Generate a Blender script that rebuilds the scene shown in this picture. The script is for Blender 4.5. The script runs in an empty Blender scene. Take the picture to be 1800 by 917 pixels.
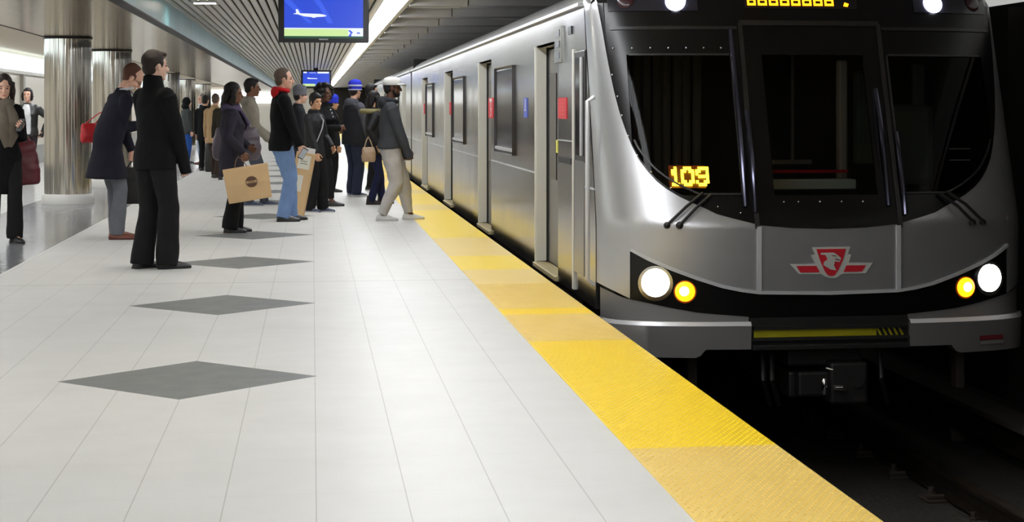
import bpy, bmesh, math, random
import numpy as np
from mathutils import Vector, Matrix
rng = random.Random(7)
sc = bpy.context.scene
COL = sc.collection
PI = math.pi

# ------------------------------------------------------------------ camera, world, exposure
CAM_H, FOC, PPX, PPY, VPX = 1.31, 3100.0, 1000.0, 193.0, 549.0
YAW = math.atan((PPX - VPX) / FOC)
cam = bpy.data.objects.new('camera', bpy.data.cameras.new('camera'))
COL.objects.link(cam)
cam.location = (0, 0, CAM_H)
cam.rotation_euler = (PI / 2, 0, -YAW)
cam.data.sensor_width = 36.0
cam.data.lens = 36.0 * FOC / 1800.0
cam.data.shift_x = (900.0 - PPX) / 1800.0
cam.data.shift_y = (PPY - 458.5) / 1800.0
cam.data.clip_end = 400
sc.camera = cam
w = bpy.data.worlds.new('station_ambience')
sc.world = w
w.use_nodes = True
w.node_tree.nodes['Background'].inputs[0].default_value = (0.9, 0.95, 1.0, 1)
w.node_tree.nodes['Background'].inputs[1].default_value = 0.02
sc.view_settings.view_transform = 'Standard'
sc.view_settings.look = 'None'
sc.view_settings.gamma = 1.0
sc.view_settings.use_curve_mapping = False
sc.view_settings.exposure = 0.0
L_STRIP, L_COVE, L_DOWN = 19.0, 1.5, 60.0
sc.cycles.max_bounces = 8
sc.cycles.diffuse_bounces = 4
sc.cycles.glossy_bounces = 4
sc.cycles.transmission_bounces = 4
sc.cycles.caustics_reflective = False
sc.cycles.caustics_refractive = False
sc.cycles.sample_clamp_indirect = 4.0
sc.cycles.use_denoising = True

# ------------------------------------------------------------------ materials
MATS = {}
def lin(c):
    return tuple((v / 12.92 if v <= 0.04045 else ((v + 0.055) / 1.055) ** 2.4) for v in (x / 255.0 for x in c))
def setin(b, name, v):
    if name in b.inputs: b.inputs[name].default_value = v
def mat(name, rgb, rough=0.5, metal=0.0, spec=0.5, bump=0.0, bscale=200.0, coat=0.0, emit=None, estr=0.0, alpha=1.0, mott=0.0, mscale=6.0, stretch=(1, 1, 1)):
    if name in MATS: return MATS[name]
    m = bpy.data.materials.new(name); m.use_nodes = True
    nt = m.node_tree; b = nt.nodes['Principled BSDF']
    c = lin(rgb)
    setin(b, 'Base Color', (*c, 1)); setin(b, 'Roughness', rough); setin(b, 'Metallic', metal)
    setin(b, 'Specular IOR Level', spec); setin(b, 'Coat Weight', coat); setin(b, 'Coat Roughness', 0.08)
    if emit is not None:
        setin(b, 'Emission Color', (*lin(emit), 1)); setin(b, 'Emission Strength', estr)
    if bump or mott:
        tc = nt.nodes.new('ShaderNodeTexCoord'); mp = nt.nodes.new('ShaderNodeMapping')
        mp.inputs['Scale'].default_value = stretch
        nt.links.new(tc.outputs['Object'], mp.inputs['Vector'])
    if bump:
        n = nt.nodes.new('ShaderNodeTexNoise'); n.inputs['Scale'].default_value = bscale; n.inputs['Detail'].default_value = 3
        bp = nt.nodes.new('ShaderNodeBump'); bp.inputs['Strength'].default_value = bump; bp.inputs['Distance'].default_value = 0.02
        nt.links.new(mp.outputs[0], n.inputs['Vector']); nt.links.new(n.outputs['Fac'], bp.inputs['Height'])
        nt.links.new(bp.outputs[0], b.inputs['Normal'])
    if mott:
        n2 = nt.nodes.new('ShaderNodeTexNoise'); n2.inputs['Scale'].default_value = mscale; n2.inputs['Detail'].default_value = 4
        mx = nt.nodes.new('ShaderNodeMix'); mx.data_type = 'RGBA'
        mx.inputs[6].default_value = (*[v * (1 - mott) for v in c], 1)
        mx.inputs[7].default_value = (*[min(1, v * (1 + mott)) for v in c], 1)
        nt.links.new(mp.outputs[0], n2.inputs['Vector']); nt.links.new(n2.outputs['Fac'], mx.inputs[0])
        nt.links.new(mx.outputs[2], b.inputs['Base Color'])
    MATS[name] = m
    return m
def glow(name, rgb, s, base=(20, 20, 20)):
    return mat(name, base, 0.4, emit=rgb, estr=s)
def cloth(name, rgb, rough=0.9, spec=0.15):
    return mat(name, rgb, rough, spec=spec, bump=0.25, bscale=260, mott=0.22, mscale=9)

class NT:
    """small node-graph helper"""
    def __init__(s, m): s.t = m.node_tree; s.b = s.t.nodes['Principled BSDF']
    def val(s, v):
        return v
    def math(s, op, a, b=None, c=None):
        n = s.t.nodes.new('ShaderNodeMath'); n.operation = op
        for i, v in enumerate((a, b, c)):
            if v is None: continue
            if isinstance(v, (int, float)): n.inputs[i].default_value = v
            else: s.t.links.new(v, n.inputs[i])
        return n.outputs[0]
    def mix(s, f, a, b):
        n = s.t.nodes.new('ShaderNodeMix'); n.data_type = 'RGBA'
        for i, v in ((0, f), (6, a), (7, b)):
            if isinstance(v, tuple): n.inputs[i].default_value = (*v, 1)
            elif isinstance(v, (int, float)): n.inputs[i].default_value = v
            else: s.t.links.new(v, n.inputs[i])
        return n.outputs[2]
    def noise(s, vec, scale, detail=3, stretch=None):
        if stretch:
            mp = s.t.nodes.new('ShaderNodeMapping'); mp.inputs['Scale'].default_value = stretch
            s.t.links.new(vec, mp.inputs['Vector']); vec = mp.outputs[0]
        n = s.t.nodes.new('ShaderNodeTexNoise'); n.inputs['Scale'].default_value = scale; n.inputs['Detail'].default_value = detail
        s.t.links.new(vec, n.inputs['Vector']); return n.outputs['Fac']
    def pos(s):
        n = s.t.nodes.new('ShaderNodeNewGeometry'); x = s.t.nodes.new('ShaderNodeSeparateXYZ')
        s.t.links.new(n.outputs['Position'], x.inputs[0]); return n.outputs['Position'], x.outputs[0], x.outputs[1], x.outputs[2]
    def link(s, o, name): s.t.links.new(o, s.b.inputs[name])
    def bump(s, h, strength, dist=0.01):
        n = s.t.nodes.new('ShaderNodeBump'); n.inputs['Strength'].default_value = strength; n.inputs['Distance'].default_value = dist
        s.t.links.new(h, n.inputs['Height']); s.t.links.new(n.outputs[0], s.b.inputs['Normal'])

def floor_material():
    m = mat('polished_terrazzo_tiles', (214, 211, 203), 0.24, spec=0.35)
    g = NT(m); p, x, y, z = g.pos()
    cream = g.mix(g.noise(p, 2.2, 4), lin((206, 204, 198)), lin((222, 220, 215)))
    cream = g.mix(g.math('MULTIPLY', g.noise(p, 130, 2), 0.22), cream, lin((190, 186, 178)))
    # faint joints every 0.3 m
    def joint(c, off, per, wd):
        f = g.math('FRACT', g.math('DIVIDE', g.math('SUBTRACT', c, off), per))
        d = g.math('ABSOLUTE', g.math('SUBTRACT', f, 0.5))
        return g.math('GREATER_THAN', d, 0.5 - wd / per)
    jx = joint(x, 0.013, 0.304, 0.0022); jy = joint(y, 0.0, 0.608, 0.0018)
    cream = g.mix(g.math('MULTIPLY', jx, 0.55), cream, lin((150, 145, 136)))
    cream = g.mix(g.math('MULTIPLY', jy, 0.18), cream, lin((150, 145, 136)))
    je = g.math('LESS_THAN', g.math('ABSOLUTE', g.math('SUBTRACT', y, 13.6)), 0.012)
    cream = g.mix(g.math('MULTIPLY', je, 0.6), cream, lin((140, 135, 126)))
    # grey diamonds 3.32 m apart
    fy = g.math('SUBTRACT', g.math('MULTIPLY', g.math('FRACT', g.math('DIVIDE', g.math('SUBTRACT', g.math('ADD', y, g.math('MULTIPLY', g.math('LESS_THAN', y, 7.0), 0.41)), 8.77 - 1.66), 3.32)), 3.32), 1.66)
    dd = g.math('ADD', g.math('ABSOLUTE', g.math('ADD', x, 0.597)), g.math('ABSOLUTE', fy))
    grey = g.mix(g.noise(p, 160, 3), lin((98, 100, 98)), lin((128, 130, 127)))
    cream = g.mix(g.math('LESS_THAN', dd, 0.622), cream, grey)
    # granite walkway on the left, pale floor beyond
    gran = g.mix(g.noise(p, 90, 3), lin((112, 113, 116)), lin((140, 141, 144)))
    c = g.mix(g.math('LESS_THAN', x, -2.465), cream, gran)
    c = g.mix(g.math('LESS_THAN', x, -3.9), c, lin((214, 213, 210)))
    g.link(c, 'Base Color')
    r = g.math("ADD", 0.36, g.math("MULTIPLY", g.noise(p, 7, 3), 0.2))
    r = g.math('SUBTRACT', r, g.math('MULTIPLY', g.math('LESS_THAN', x, -2.465), 0.28))
    g.link(r, 'Roughness')
    return m
TACT = [(20.31, 18.03, 1), (18.03, 15.76, 0), (15.76, 14.4, 1), (14.4, 11.52, 0), (11.52, 11.19, 1), (11.19, 9.88, 0), (9.88, 6.7, 1), (6.7, 4.3, 0)]
def tactile_material():
    m = mat('yellow_tactile_tile', (250, 206, 20), 0.36, spec=0.5)
    g = NT(m); p, x, y, z = g.pos()
    worn = None
    for a, b, k in TACT:
        if k == 0:
            t = g.math('MULTIPLY', g.math('LESS_THAN', y, a), g.math('GREATER_THAN', y, b))
            worn = t if worn is None else g.math('ADD', worn, t)
    far = g.math('MULTIPLY', g.math('GREATER_THAN', y, 20.31), g.math('LESS_THAN', g.math('FRACT', g.math('DIVIDE', y, 4.6)), 0.3))
    worn = g.math('ADD', worn, far)
    n = g.noise(p, 5, 4)
    c = g.mix(worn, lin((255, 217, 34)), g.mix(n, lin((238, 202, 100)), lin((246, 214, 124))))
    g.link(c, 'Base Color')
    return m
def steel_material(name, rgb, rough, vert=True, st=0.35):
    m = mat(name, rgb, rough, metal=1.0)
    g = NT(m); p, x, y, z = g.pos()
    s = (40, 40, 0.6) if vert else (1, 1, 1)
    n = g.noise(p, 1.0, 4, s)
    n2 = g.noise(p, 1.3, 3)
    c = lin(rgb)
    g.link(g.mix(g.math('ADD', g.math('MULTIPLY', n, 0.6), g.math('MULTIPLY', n2, 0.4)), tuple(v * (1 - st) for v in c), tuple(min(1, v * (1 + st)) for v in c)), 'Base Color')
    g.link(g.math('ADD', rough - 0.08, g.math('MULTIPLY', n2, 0.16)), 'Roughness')
    return m
def mirror_material():
    m = mat('polished_steel_cladding', (205, 198, 184), 0.12, metal=1.0)
    g = NT(m); p, x, y, z = g.pos()
    h = g.noise(p, 1.0, 2, (6, 6, 0.7))
    g.bump(h, 0.5, 0.02)
    n = g.noise(p, 1.0, 3, (22, 22, 0.25))
    g.link(g.mix(n, lin((138, 130, 116)), lin((250, 246, 238))), 'Base Color')  # vertical pale and dark streaks in the colour imitate warped reflections
    return m
def soffit_material():
    m = mat('polished_soffit_panel', (176, 168, 154), 0.16, metal=1.0)
    g = NT(m); p, x, y, z = g.pos()
    f = g.math('FRACT', g.math('DIVIDE', y, 1.22))
    j = g.math('LESS_THAN', f, 0.012)
    g.link(g.mix(j, lin((204, 190, 168)), lin((90, 82, 72))), 'Base Color')
    g.bump(g.noise(p, 1.0, 2, (5, 0.8, 1)), 0.12, 0.02)
    return m
def glass_material():
    m = bpy.data.materials.new('dark_tinted_windscreen'); m.use_nodes = True
    t = m.node_tree; b = t.nodes['Principled BSDF']
    t.nodes.remove(b)
    tr = t.nodes.new('ShaderNodeBsdfTransparent'); tr.inputs[0].default_value = (0.36, 0.37, 0.36, 1)
    gl = t.nodes.new('ShaderNodeBsdfGlossy'); gl.inputs['Roughness'].default_value = 0.03
    fr = t.nodes.new('ShaderNodeFresnel'); fr.inputs[0].default_value = 1.16
    mx = t.nodes.new('ShaderNodeMixShader')
    t.links.new(fr.outputs[0], mx.inputs[0]); t.links.new(tr.outputs[0], mx.inputs[1]); t.links.new(gl.outputs[0], mx.inputs[2])
    t.links.new(mx.outputs[0], t.nodes['Material Output'].inputs['Surface'])
    return m

M_FLOOR = floor_material()
M_TACT = tactile_material()
M_STEEL = steel_material('brushed_stainless_steel', (186, 185, 182), 0.18)
M_SILVER = mat('silver_painted_nose', (204, 204, 206), 0.3, metal=0.78, mott=0.05, coat=0.3)
M_TRIMS = mat('bright_silver_trim', (222, 222, 224), 0.3, metal=0.3)
M_BUMPER = mat('grey_bumper_paint', (128, 126, 126), 0.42, metal=0.3)
M_BLACKG = mat('gloss_black_panel', (10, 9, 9), 0.25, spec=0.35)
M_BLACKM = mat('matte_black', (13, 12, 11), 0.6)
M_UNDER = mat('sooty_underframe', (26, 23, 21), 0.7, mott=0.3)
M_RUBBER = mat('black_rubber', (18, 17, 17), 0.55)
M_JAMB = mat('pale_door_jamb', (222, 219, 208), 0.4, metal=0.15)
M_DOORLEAF = steel_material('door_leaf_steel', (160, 160, 160), 0.32)
M_DGLASS = mat('dark_side_glass', (44, 39, 43), 0.1, spec=0.08)
M_GLASS = glass_material()
M_MIRROR = mirror_material()
M_SOFFIT = soffit_material()
M_TEAL = mat('teal_glass_fascia', (92, 146, 158), 0.36, spec=0.35, mott=0.35, mscale=1.2)
M_SLAT = mat('pale_metal_slat', (208, 202, 194), 0.3, metal=0.45)
M_GAP = mat('dark_ceiling_void', (16, 14, 13), 0.9)
M_RIB = mat('grey_ceiling_panel', (208, 207, 206), 0.7, mott=0.1)
M_CREAM = mat('cream_wall_panel', (226, 220, 206), 0.3, mott=0.04)
M_BEIGE = mat('beige_plaster', (196, 184, 166), 0.7)
M_PLINTH = mat('grey_stone_plinth', (140, 140, 136), 0.35, mott=0.12)
M_WHITEP = mat('white_column_base', (214, 212, 206), 0.35)
M_TUNNEL = mat('sooty_tunnel_concrete', (34, 30, 27), 0.85, mott=0.3, mscale=2.5)
M_BED = mat('dark_track_bed', (50, 46, 43), 0.75, mott=0.4, mscale=3, bump=0.4, bscale=18)
M_RAIL = mat('worn_rail_steel', (92, 82, 72), 0.35, metal=0.9, mott=0.3)
M_RUST = mat('rusty_iron', (52, 42, 36), 0.75, mott=0.3)
M_COVER = mat('third_rail_cover_board', (66, 62, 58), 0.55, mott=0.2)
M_EDGE = mat('platform_edge_concrete', (70, 64, 56), 0.8, mott=0.2)
M_CHROME = mat('chrome', (220, 220, 222), 0.12, metal=1.0)
M_WHITE = mat('white_plastic', (226, 226, 224), 0.45)
M_RED = mat('red_enamel', (206, 38, 52), 0.35)
M_BLUE = mat('blue_enamel', (84, 100, 190), 0.35)
M_YELST = mat('yellow_sticker', (226, 222, 110), 0.5)
M_STRIP = glow('fluorescent_diffuser', (248, 251, 255), L_STRIP, (230, 230, 230))
M_COVEL = glow('cool_cove_light', (226, 246, 255), L_COVE, (230, 230, 230))
M_DOWN = glow('downlight_lens', (255, 244, 226), L_DOWN, (230, 230, 230))

# ------------------------------------------------------------------ mesh helpers
class MB:
    def __init__(s): s.v = []; s.f = []
    def add(s, vs, fs):
        o = len(s.v); s.v.extend([tuple(map(float, p)) for p in vs]); s.f.extend([tuple(i + o for i in f) for f in fs]); return s
    def box(s, x0, x1, y0, y1, z0, z1, b=0.0):
        if b <= 0:
            vs = [(x, y, z) for z in (z0, z1) for y in (y0, y1) for x in (x0, x1)]
            return s.add(vs, [(0, 2, 3, 1), (4, 5, 7, 6), (0, 1, 5, 4), (2, 6, 7, 3), (0, 4, 6, 2), (1, 3, 7, 5)])
        bm = bmesh.new(); bmesh.ops.create_cube(bm, size=1)
        for v in bm.verts:
            v.co = Vector(((x0 + x1) / 2 + v.co.x * (x1 - x0), (y0 + y1) / 2 + v.co.y * (y1 - y0), (z0 + z1) / 2 + v.co.z * (z1 - z0)))
        bmesh.ops.bevel(bm, geom=bm.edges[:], offset=b, segments=2, affect='EDGES', profile=0.5)
        bm.verts.index_update()
        s.add([v.co for v in bm.verts], [[v.index for v in f.verts] for f in bm.faces]); bm.free(); return s
    def xform(s, M):
        s.v = [tuple(M @ Vector(p)) for p in s.v]; return s
    def grid(s, P):
        r, c = len(P), len(P[0])
        return s.add([p for row in P for p in row], [(i * c + j, i * c + j + 1, (i + 1) * c + j + 1, (i + 1) * c + j) for i in range(r - 1) for j in range(c - 1)])
    def rings(s, R, cap=True):
        n = len(R[0]); vs = [p for r in R for p in r]
        fs = [(i * n + j, i * n + (j + 1) % n, (i + 1) * n + (j + 1) % n, (i + 1) * n + j) for i in range(len(R) - 1) for j in range(n)]
        if cap: fs += [tuple(range(n - 1, -1, -1)), tuple(range((len(R) - 1) * n, len(R) * n))]
        return s.add(vs, fs)
    def tube(s, pts, rad, n=10, cap=True, flat=1.0, ref=None):
        pts = [Vector(p) for p in pts]
        if not hasattr(rad, '__len__'): rad = [rad] * len(pts)
        R = []; prev = Vector(ref) if ref else None
        for i, p in enumerate(pts):
            t = (pts[min(i + 1, len(pts) - 1)] - pts[max(i - 1, 0)]).normalized()
            if prev is None: prev = Vector((0, 0, 1)) if abs(t.z) < 0.9 else Vector((1, 0, 0))
            u = (prev - t * prev.dot(t))
            if u.length < 1e-5: u = t.orthogonal()
            u.normalize(); prev = u; v = t.cross(u)
            R.append([p + (u * math.cos(2 * PI * k / n) + v * (math.sin(2 * PI * k / n) * flat)) * rad[i] for k in range(n)])
        return s.rings(R, cap)
    def ball(s, c, r, n=12, m=8, M=None):
        if not hasattr(r, '__len__'): r = (r, r, r)
        R = []
        for i in range(m + 1):
            a = PI * (i + 0.02) / (m + 0.04) - PI / 2
            R.append([(r[0] * math.cos(a) * math.cos(2 * PI * k / n), r[1] * math.cos(a) * math.sin(2 * PI * k / n), r[2] * math.sin(a)) for k in range(n)])
        c = Vector(c)
        R = [[(M @ Vector(p) if M else Vector(p)) + c for p in q] for q in R]
        return s.rings(R)
    def lathe(s, prof, c=(0, 0, 0), n=24, cap=True):
        return s.rings([[(c[0] + r * math.cos(2 * PI * k / n), c[1] + r * math.sin(2 * PI * k / n), c[2] + z) for k in range(n)] for r, z in prof], cap)
    def prism(s, poly, a, b, fn):
        """poly of 2-D points extruded between depths a and b through fn(u, v, depth) -> point"""
        n = len(poly)
        vs = [fn(u, v, a) for u, v in poly] + [fn(u, v, b) for u, v in poly]
        fs = [tuple(range(n)), tuple(range(2 * n - 1, n - 1, -1))] + [(i, i + n, (i + 1) % n + n, (i + 1) % n) for i in range(n)]
        return s.add(vs, fs)
    def build(s, name, m, parent=None, smooth=False, base=None, local=False):
        me = bpy.data.meshes.new(name)
        vs = s.v
        off = None
        if parent is not None and not local: off = world_loc(parent)
        elif base is not None: off = Vector(base)
        if off is not None: vs = [(p[0] - off.x, p[1] - off.y, p[2] - off.z) for p in vs]
        me.from_pydata(vs, [], s.f)
        bm = bmesh.new(); bm.from_mesh(me); bmesh.ops.recalc_face_normals(bm, faces=bm.faces[:]); bm.to_mesh(me); bm.free()
        if smooth:
            me.polygons.foreach_set('use_smooth', [True] * len(me.polygons))
            try: me.set_sharp_from_angle(angle=math.radians(38))
            except Exception: pass
        if m is not None: me.materials.append(m)
        o = bpy.data.objects.new(name, me); COL.objects.link(o)
        if parent is not None: o.parent = parent
        elif base is not None: o.location = base
        return o
def world_loc(o):
    v = Vector((0, 0, 0))
    while o is not None: v += o.location; o = o.parent
    return v
def empty(name, loc, label, cat, group=None, rz=0.0):
    o = bpy.data.objects.new(name, None); COL.objects.link(o); o.empty_display_size = 0.2
    o.location = loc; o.rotation_euler = (0, 0, rz)
    return tag(o, label, cat, group)
def tag(o, label=None, cat=None, group=None, kind=None):
    if label: o['label'] = label
    if cat: o['category'] = cat
    if group: o['group'] = group
    if kind: o['kind'] = kind
    return o
def struct(name, mb, m, smooth=False):
    return tag(mb.build(name, m, smooth=smooth), kind='structure')
def box_struct(name, m, *a):
    return struct(name, MB().box(*a), m)

# ------------------------------------------------------------------ the station shell
Y0, Y1 = -12.0, 106.0
CZ = 2.64
box_struct('floor', M_FLOOR, -8.0, 1.205, Y0, Y1, -0.3, 0.0)
# tactile strip with raised domes
tb = MB().box(1.205, 1.795, Y0, Y1, -0.05, 0.003)
tr = 0.0068
for iy in range(int((13.2 - 5.2) / 0.0295)):
    yy = 5.2 + iy * 0.0295
    for ix in range(19):
        xx = 1.222 + ix * 0.0304 + (0.0152 if iy % 2 else 0)
        if xx > 1.787: continue
        r1 = [(xx + tr * math.cos(k * PI / 3), yy + tr * math.sin(k * PI / 3), 0.003) for k in range(6)]
        r2 = [(xx + tr * 0.6 * math.cos(k * PI / 3), yy + tr * 0.6 * math.sin(k * PI / 3), 0.0068) for k in range(6)]
        tb.add(r1 + r2, [(k, (k + 1) % 6, (k + 1) % 6 + 6, k + 6) for k in range(6)] + [(6, 7, 8, 9, 10, 11)])
struct('trim_1', tb, M_TACT)
box_struct('trim_2', M_EDGE, 1.205, 1.80, Y0, Y1, -0.3, -0.05)
box_struct('wall_platform', M_TUNNEL, 1.35, 1.55, Y0, Y1, -1.5, -0.3)
box_struct('track_floor', M_BED, 1.55, 6.2, Y0, Y1, -1.5, -1.27)
# right tunnel wall with pilasters, pale band above it
wr = MB().box(5.6, 5.85, Y0, Y1, -1.27, 2.17)
for k in range(24):
    y = 4.3 + k * 4.55 - 9.1
    wr.box(5.42, 5.6, y - 0.16, y + 0.16, -1.27, 2.12)
struct('wall_right', wr, M_TUNNEL)
M_BAND = glow('pale_glowing_wall_band', (232, 234, 230), 0.55, (225, 226, 222))  # emission stands in for light falling on the band
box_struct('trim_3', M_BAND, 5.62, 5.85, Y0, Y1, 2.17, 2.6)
box_struct('trim_4', M_RED, 5.605, 5.62, Y0, Y1, 2.235, 2.262)
# ceiling over the platform: long metal slats under a dark void
sl = MB()
x = -1.76
while x < 0.83:
    n = [(x, CZ), (x + 0.006, CZ - 0.012), (x + 0.072, CZ - 0.012), (x + 0.078, CZ), (x + 0.078, CZ + 0.02), (x, CZ + 0.02)]
    sl.prism(n, Y0, Y1, lambda u, v, d: (u, d, v))
    x += 0.1012
struct('ceiling', sl, M_SLAT)
box_struct('ceiling_void', M_GAP, -1.8, 1.3, Y0, Y1, CZ + 0.08, CZ + 0.2)
# ceiling over the track: overlapping transverse panels
rb = MB()
y = Y0
while y < Y1 - 2:
    for xa, xb, dz in ((1.21, 1.93, 0.0), (1.945, 3.6, 0.012), (3.615, 5.85, 0.012)):
        poly = [(y, CZ + 0.06), (y + 0.03, CZ - 0.03), (y + 0.22, CZ - 0.03), (y + 0.24, CZ - 0.01), (y + 1.25, CZ + 0.07), (y + 1.27, CZ + 0.02), (y + 1.4, CZ + 0.02), (y + 1.42, CZ + 0.035), (y + 2.6, CZ + 0.10), (y + 2.6, CZ + 0.14), (y, CZ + 0.14)]
        rb.prism(poly, xa, xb, lambda u, v, d, q=dz: (d, u, v + q))
    y += 2.62
struct('ceiling_track', rb, M_RIB)
# fascia beam, polished soffit, side ceiling
box_struct('trim_5', M_TEAL, -1.86, -1.76, Y0, Y1, 2.335, CZ + 0.1)
box_struct('trim_6', M_CHROME, -1.765, -1.745, Y0, Y1, CZ - 0.02, CZ + 0.0)
box_struct('trim_7', M_BLACKM, -1.87, -1.752, Y0, Y1, 2.322, 2.336)
box_struct('ceiling_soffit', M_SOFFIT, -3.70, -1.86, Y0, Y1, 2.33, 2.42)
box_struct('trim_8', M_BLACKM, -3.715, -3.70, Y0, Y1, 2.324, 2.345)
box_struct('trim_9', M_CREAM, -3.78, -3.715, Y0, Y1, 2.345, 2.62)
box_struct('ceiling_side', M_BEIGE, -8.0, -3.7, Y0, Y1, 2.62, 2.75)
# left concourse wall: plinth, glossy panels, pilasters, lit cove
box_struct('wall_left', M_CREAM, -6.95, -6.7, Y0, Y1, 0, 2.62)
box_struct('baseboard_left', M_PLINTH, -6.7, -6.675, Y0, Y1, 0, 0.45)
pw = MB()
for k in range(22):
    yy = 3.2 + k * 4.9
    pw.box(-6.72, -6.62, yy - 0.14, yy + 0.14, 0.45, 2.2)
struct('trim_10', pw, mat('grey_wall_pilaster', (150, 146, 140), 0.4))
cv = MB().prism([(-6.7, 2.2), (-6.62, 2.2), (-6.42, 2.52), (-6.7, 2.56)], Y0, Y1, lambda u, v, d: (u, d, v))
struct('trim_11', cv, M_COVEL)
box_struct('trim_12', M_WHITEP, -6.7, -6.56, Y0, Y1, 2.13, 2.2)
box_struct('trim_16', glow('end_wall_added_glow', (250, 252, 250), 1.3, (230, 230, 230)), -6.7, -1.95, Y1 - 0.12, Y1, 1.7, 2.5)  # glowing panel added to brighten the far end
# end walls
box_struct('wall_back', M_BEIGE, -8.0, 1.2, Y0 - 0.2, Y0, -1.5, 2.9)
box_struct('wall_back_portal', M_TUNNEL, 1.2, 6.2, Y0 - 0.2, Y0, -1.5, 2.9)
box_struct('wall_front', M_CREAM, -8.0, 0.4, Y1, Y1 + 0.2, 0, 2.9)
box_struct('wall_portal', M_TUNNEL, 0.4, 6.2, Y1, Y1 + 0.2, -1.5, 2.9)

# continuous light fixture along the platform edge
t = empty('strip_light', (1.0, 20, CZ), 'long continuous fluorescent strip light running along the ceiling above the platform edge', 'ceiling light')
d = MB()
for k in range(int((Y1 - Y0) / 1.22)):
    y = Y0 + k * 1.22
    d.box(0.885, 1.115, y + 0.012, y + 1.208, CZ - 0.04, CZ - 0.01)
d.build('diffuser', M_STRIP, t)
h = MB().box(0.845, 0.88, Y0, Y1, CZ - 0.015, CZ + 0.08).box(0.88, 1.12, Y0, Y1, CZ - 0.008, CZ + 0.02)
h.build('housing', mat('white_light_housing', (206, 204, 198), 0.4), t)
h = MB().box(1.12, 1.15, Y0, Y1, CZ - 0.02, CZ + 0.08).box(1.15, 1.2, Y0, Y1, CZ - 0.015, CZ + 0.08)
h.build('edge_rail', mat('grey_edge_rail', (150, 148, 144), 0.35, metal=0.5), t)
d = MB()
for k in range(int((Y1 - Y0) / 1.22)):
    d.box(-4.52, -4.28, Y0 + k * 1.22 + 0.012, Y0 + k * 1.22 + 1.208, 2.585, 2.6)
struct('trim_added_fill', d, M_STRIP)  # fill light strip added out of view above the soffit
box_struct('trim_added_fill_housing', mat('white_light_housing', (206, 204, 198), 0.4), -4.56, -4.24, Y0, Y1, 2.6, 2.62)  # housing of the added fill strip
def downlight(y, label):
    t = empty('recessed_downlight', (-1.3, y, CZ - 0.02), label, 'ceiling light', 'square downlights in the slatted ceiling')
    f = MB()
    a = 0.16
    f.box(-1.3 - a, -1.3 + a, y - a, y - a + 0.03, CZ - 0.03, CZ).box(-1.3 - a, -1.3 + a, y + a - 0.03, y + a, CZ - 0.03, CZ)
    f.box(-1.3 - a, -1.3 - a + 0.03, y - a + 0.03, y + a - 0.03, CZ - 0.03, CZ).box(-1.3 + a - 0.03, -1.3 + a, y - a + 0.03, y + a - 0.03, CZ - 0.03, CZ)
    f.build('bezel', M_WHITE, t)
    MB().box(-1.3 + 0.03 - a, -1.3 - 0.03 + a, y + 0.03 - a, y - 0.03 + a, CZ - 0.022, CZ - 0.014).build('lens', M_DOWN, t)
for y, lab in ((22, 'square recessed downlight in the slatted ceiling beside the teal fascia'), (15, 'square recessed downlight in the slats above the tall man in black'), (8, 'square recessed downlight in the slats over the nearest grey diamond'),
               (1, 'square recessed downlight in the slats straight above the camera')):
    downlight(y, lab)

# columns clad in fluted polished steel
COLS = [(-3.40, 25.55, 'nearest fluted polished steel column, at far left behind the walking woman'), (-3.38, 30.9, 'second fluted polished steel column, behind the man in the long overcoat'),
        (-3.95, 49.8, 'third fluted polished steel column, just right of the tall man in black'), (-4.16, 59.7, 'fourth fluted polished steel column, behind the couple in jeans'),
        (-4.24, 70.2, 'fifth and furthest fluted polished steel column along the walkway')]
for cx, cy, lab in COLS:
    t = empty('column', (cx, cy, 0), lab, 'column', 'steel clad columns')
    R = []
    nf = 26
    for z in (0.135, 0.8, 1.6, 2.30):
        ring = []
        for k in range(nf):
            a = 2 * PI * k / nf
            for da, rr in ((-0.42, 0.318), (-0.3, 0.322), (0.3, 0.322), (0.42, 0.318)):
                ang = a + da * 2 * PI / nf
                ring.append((cx + rr * math.cos(ang), cy + rr * math.sin(ang), z))
        R.append(ring)
    MB().rings(R).build('shaft', M_MIRROR, t)
    MB().lathe([(0.36, 0), (0.36, 0.10), (0.335, 0.135)], (cx, cy, 0), 40).build('base', M_WHITEP, t, True)
    MB().lathe([(0.318, 2.30), (0.335, 2.303), (0.335, 2.327), (0.318, 2.329)], (cx, cy, 0), 40).build('top_ring', M_BLACKM, t, True)

# ------------------------------------------------------------------ track
def rail(x, label, third=False):
    t = empty('track_rail', (x, 20, -1.27), label, 'rail')
    z = -1.27
    pr = [(-0.07, 0.02), (0.07, 0.02), (0.07, 0.035), (0.012, 0.05), (0.012, 0.125), (0.036, 0.135), (0.036, 0.165), (0.03, 0.172), (-0.03, 0.172), (-0.036, 0.165), (-0.036, 0.135), (-0.012, 0.125), (-0.012, 0.05), (-0.07, 0.035)]
    MB().prism([(x + a, z + b) for a, b in pr], Y0, Y1, lambda u, v, d: (u, d, v)).build('rail_profile', M_RAIL, t)
    if not third:
        for k in range(16):
            y = 7.4 + k * 0.76
            MB().box(x - 0.2, x + 0.2, y - 0.1, y + 0.1, z, z + 0.02, 0.006).build('tie_plate', M_RUST, t)
            for s in (-1, 1):
                c = MB().lathe([(0.03, 0.02), (0.03, 0.05), (0.02, 0.052), (0.02, 0.085), (0.0, 0.088)], (x + s * 0.13, y + 0.03, z), 8)
                c.box(x + s * 0.13 - 0.06, x + s * 0.13 + 0.06, y - 0.075, y - 0.045, z + 0.02, z + 0.05, 0.008)
                c.build('rail_clip', M_RUST, t)
    return t
rail(2.67, 'running rail nearer the platform, under the train')
rail(4.19, 'running rail on the far side of the track bed')
t = empty('power_rail', (5.0, 20, -1.27), 'dark covered third rail beside the tunnel wall, right of the running rail', 'rail')
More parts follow.
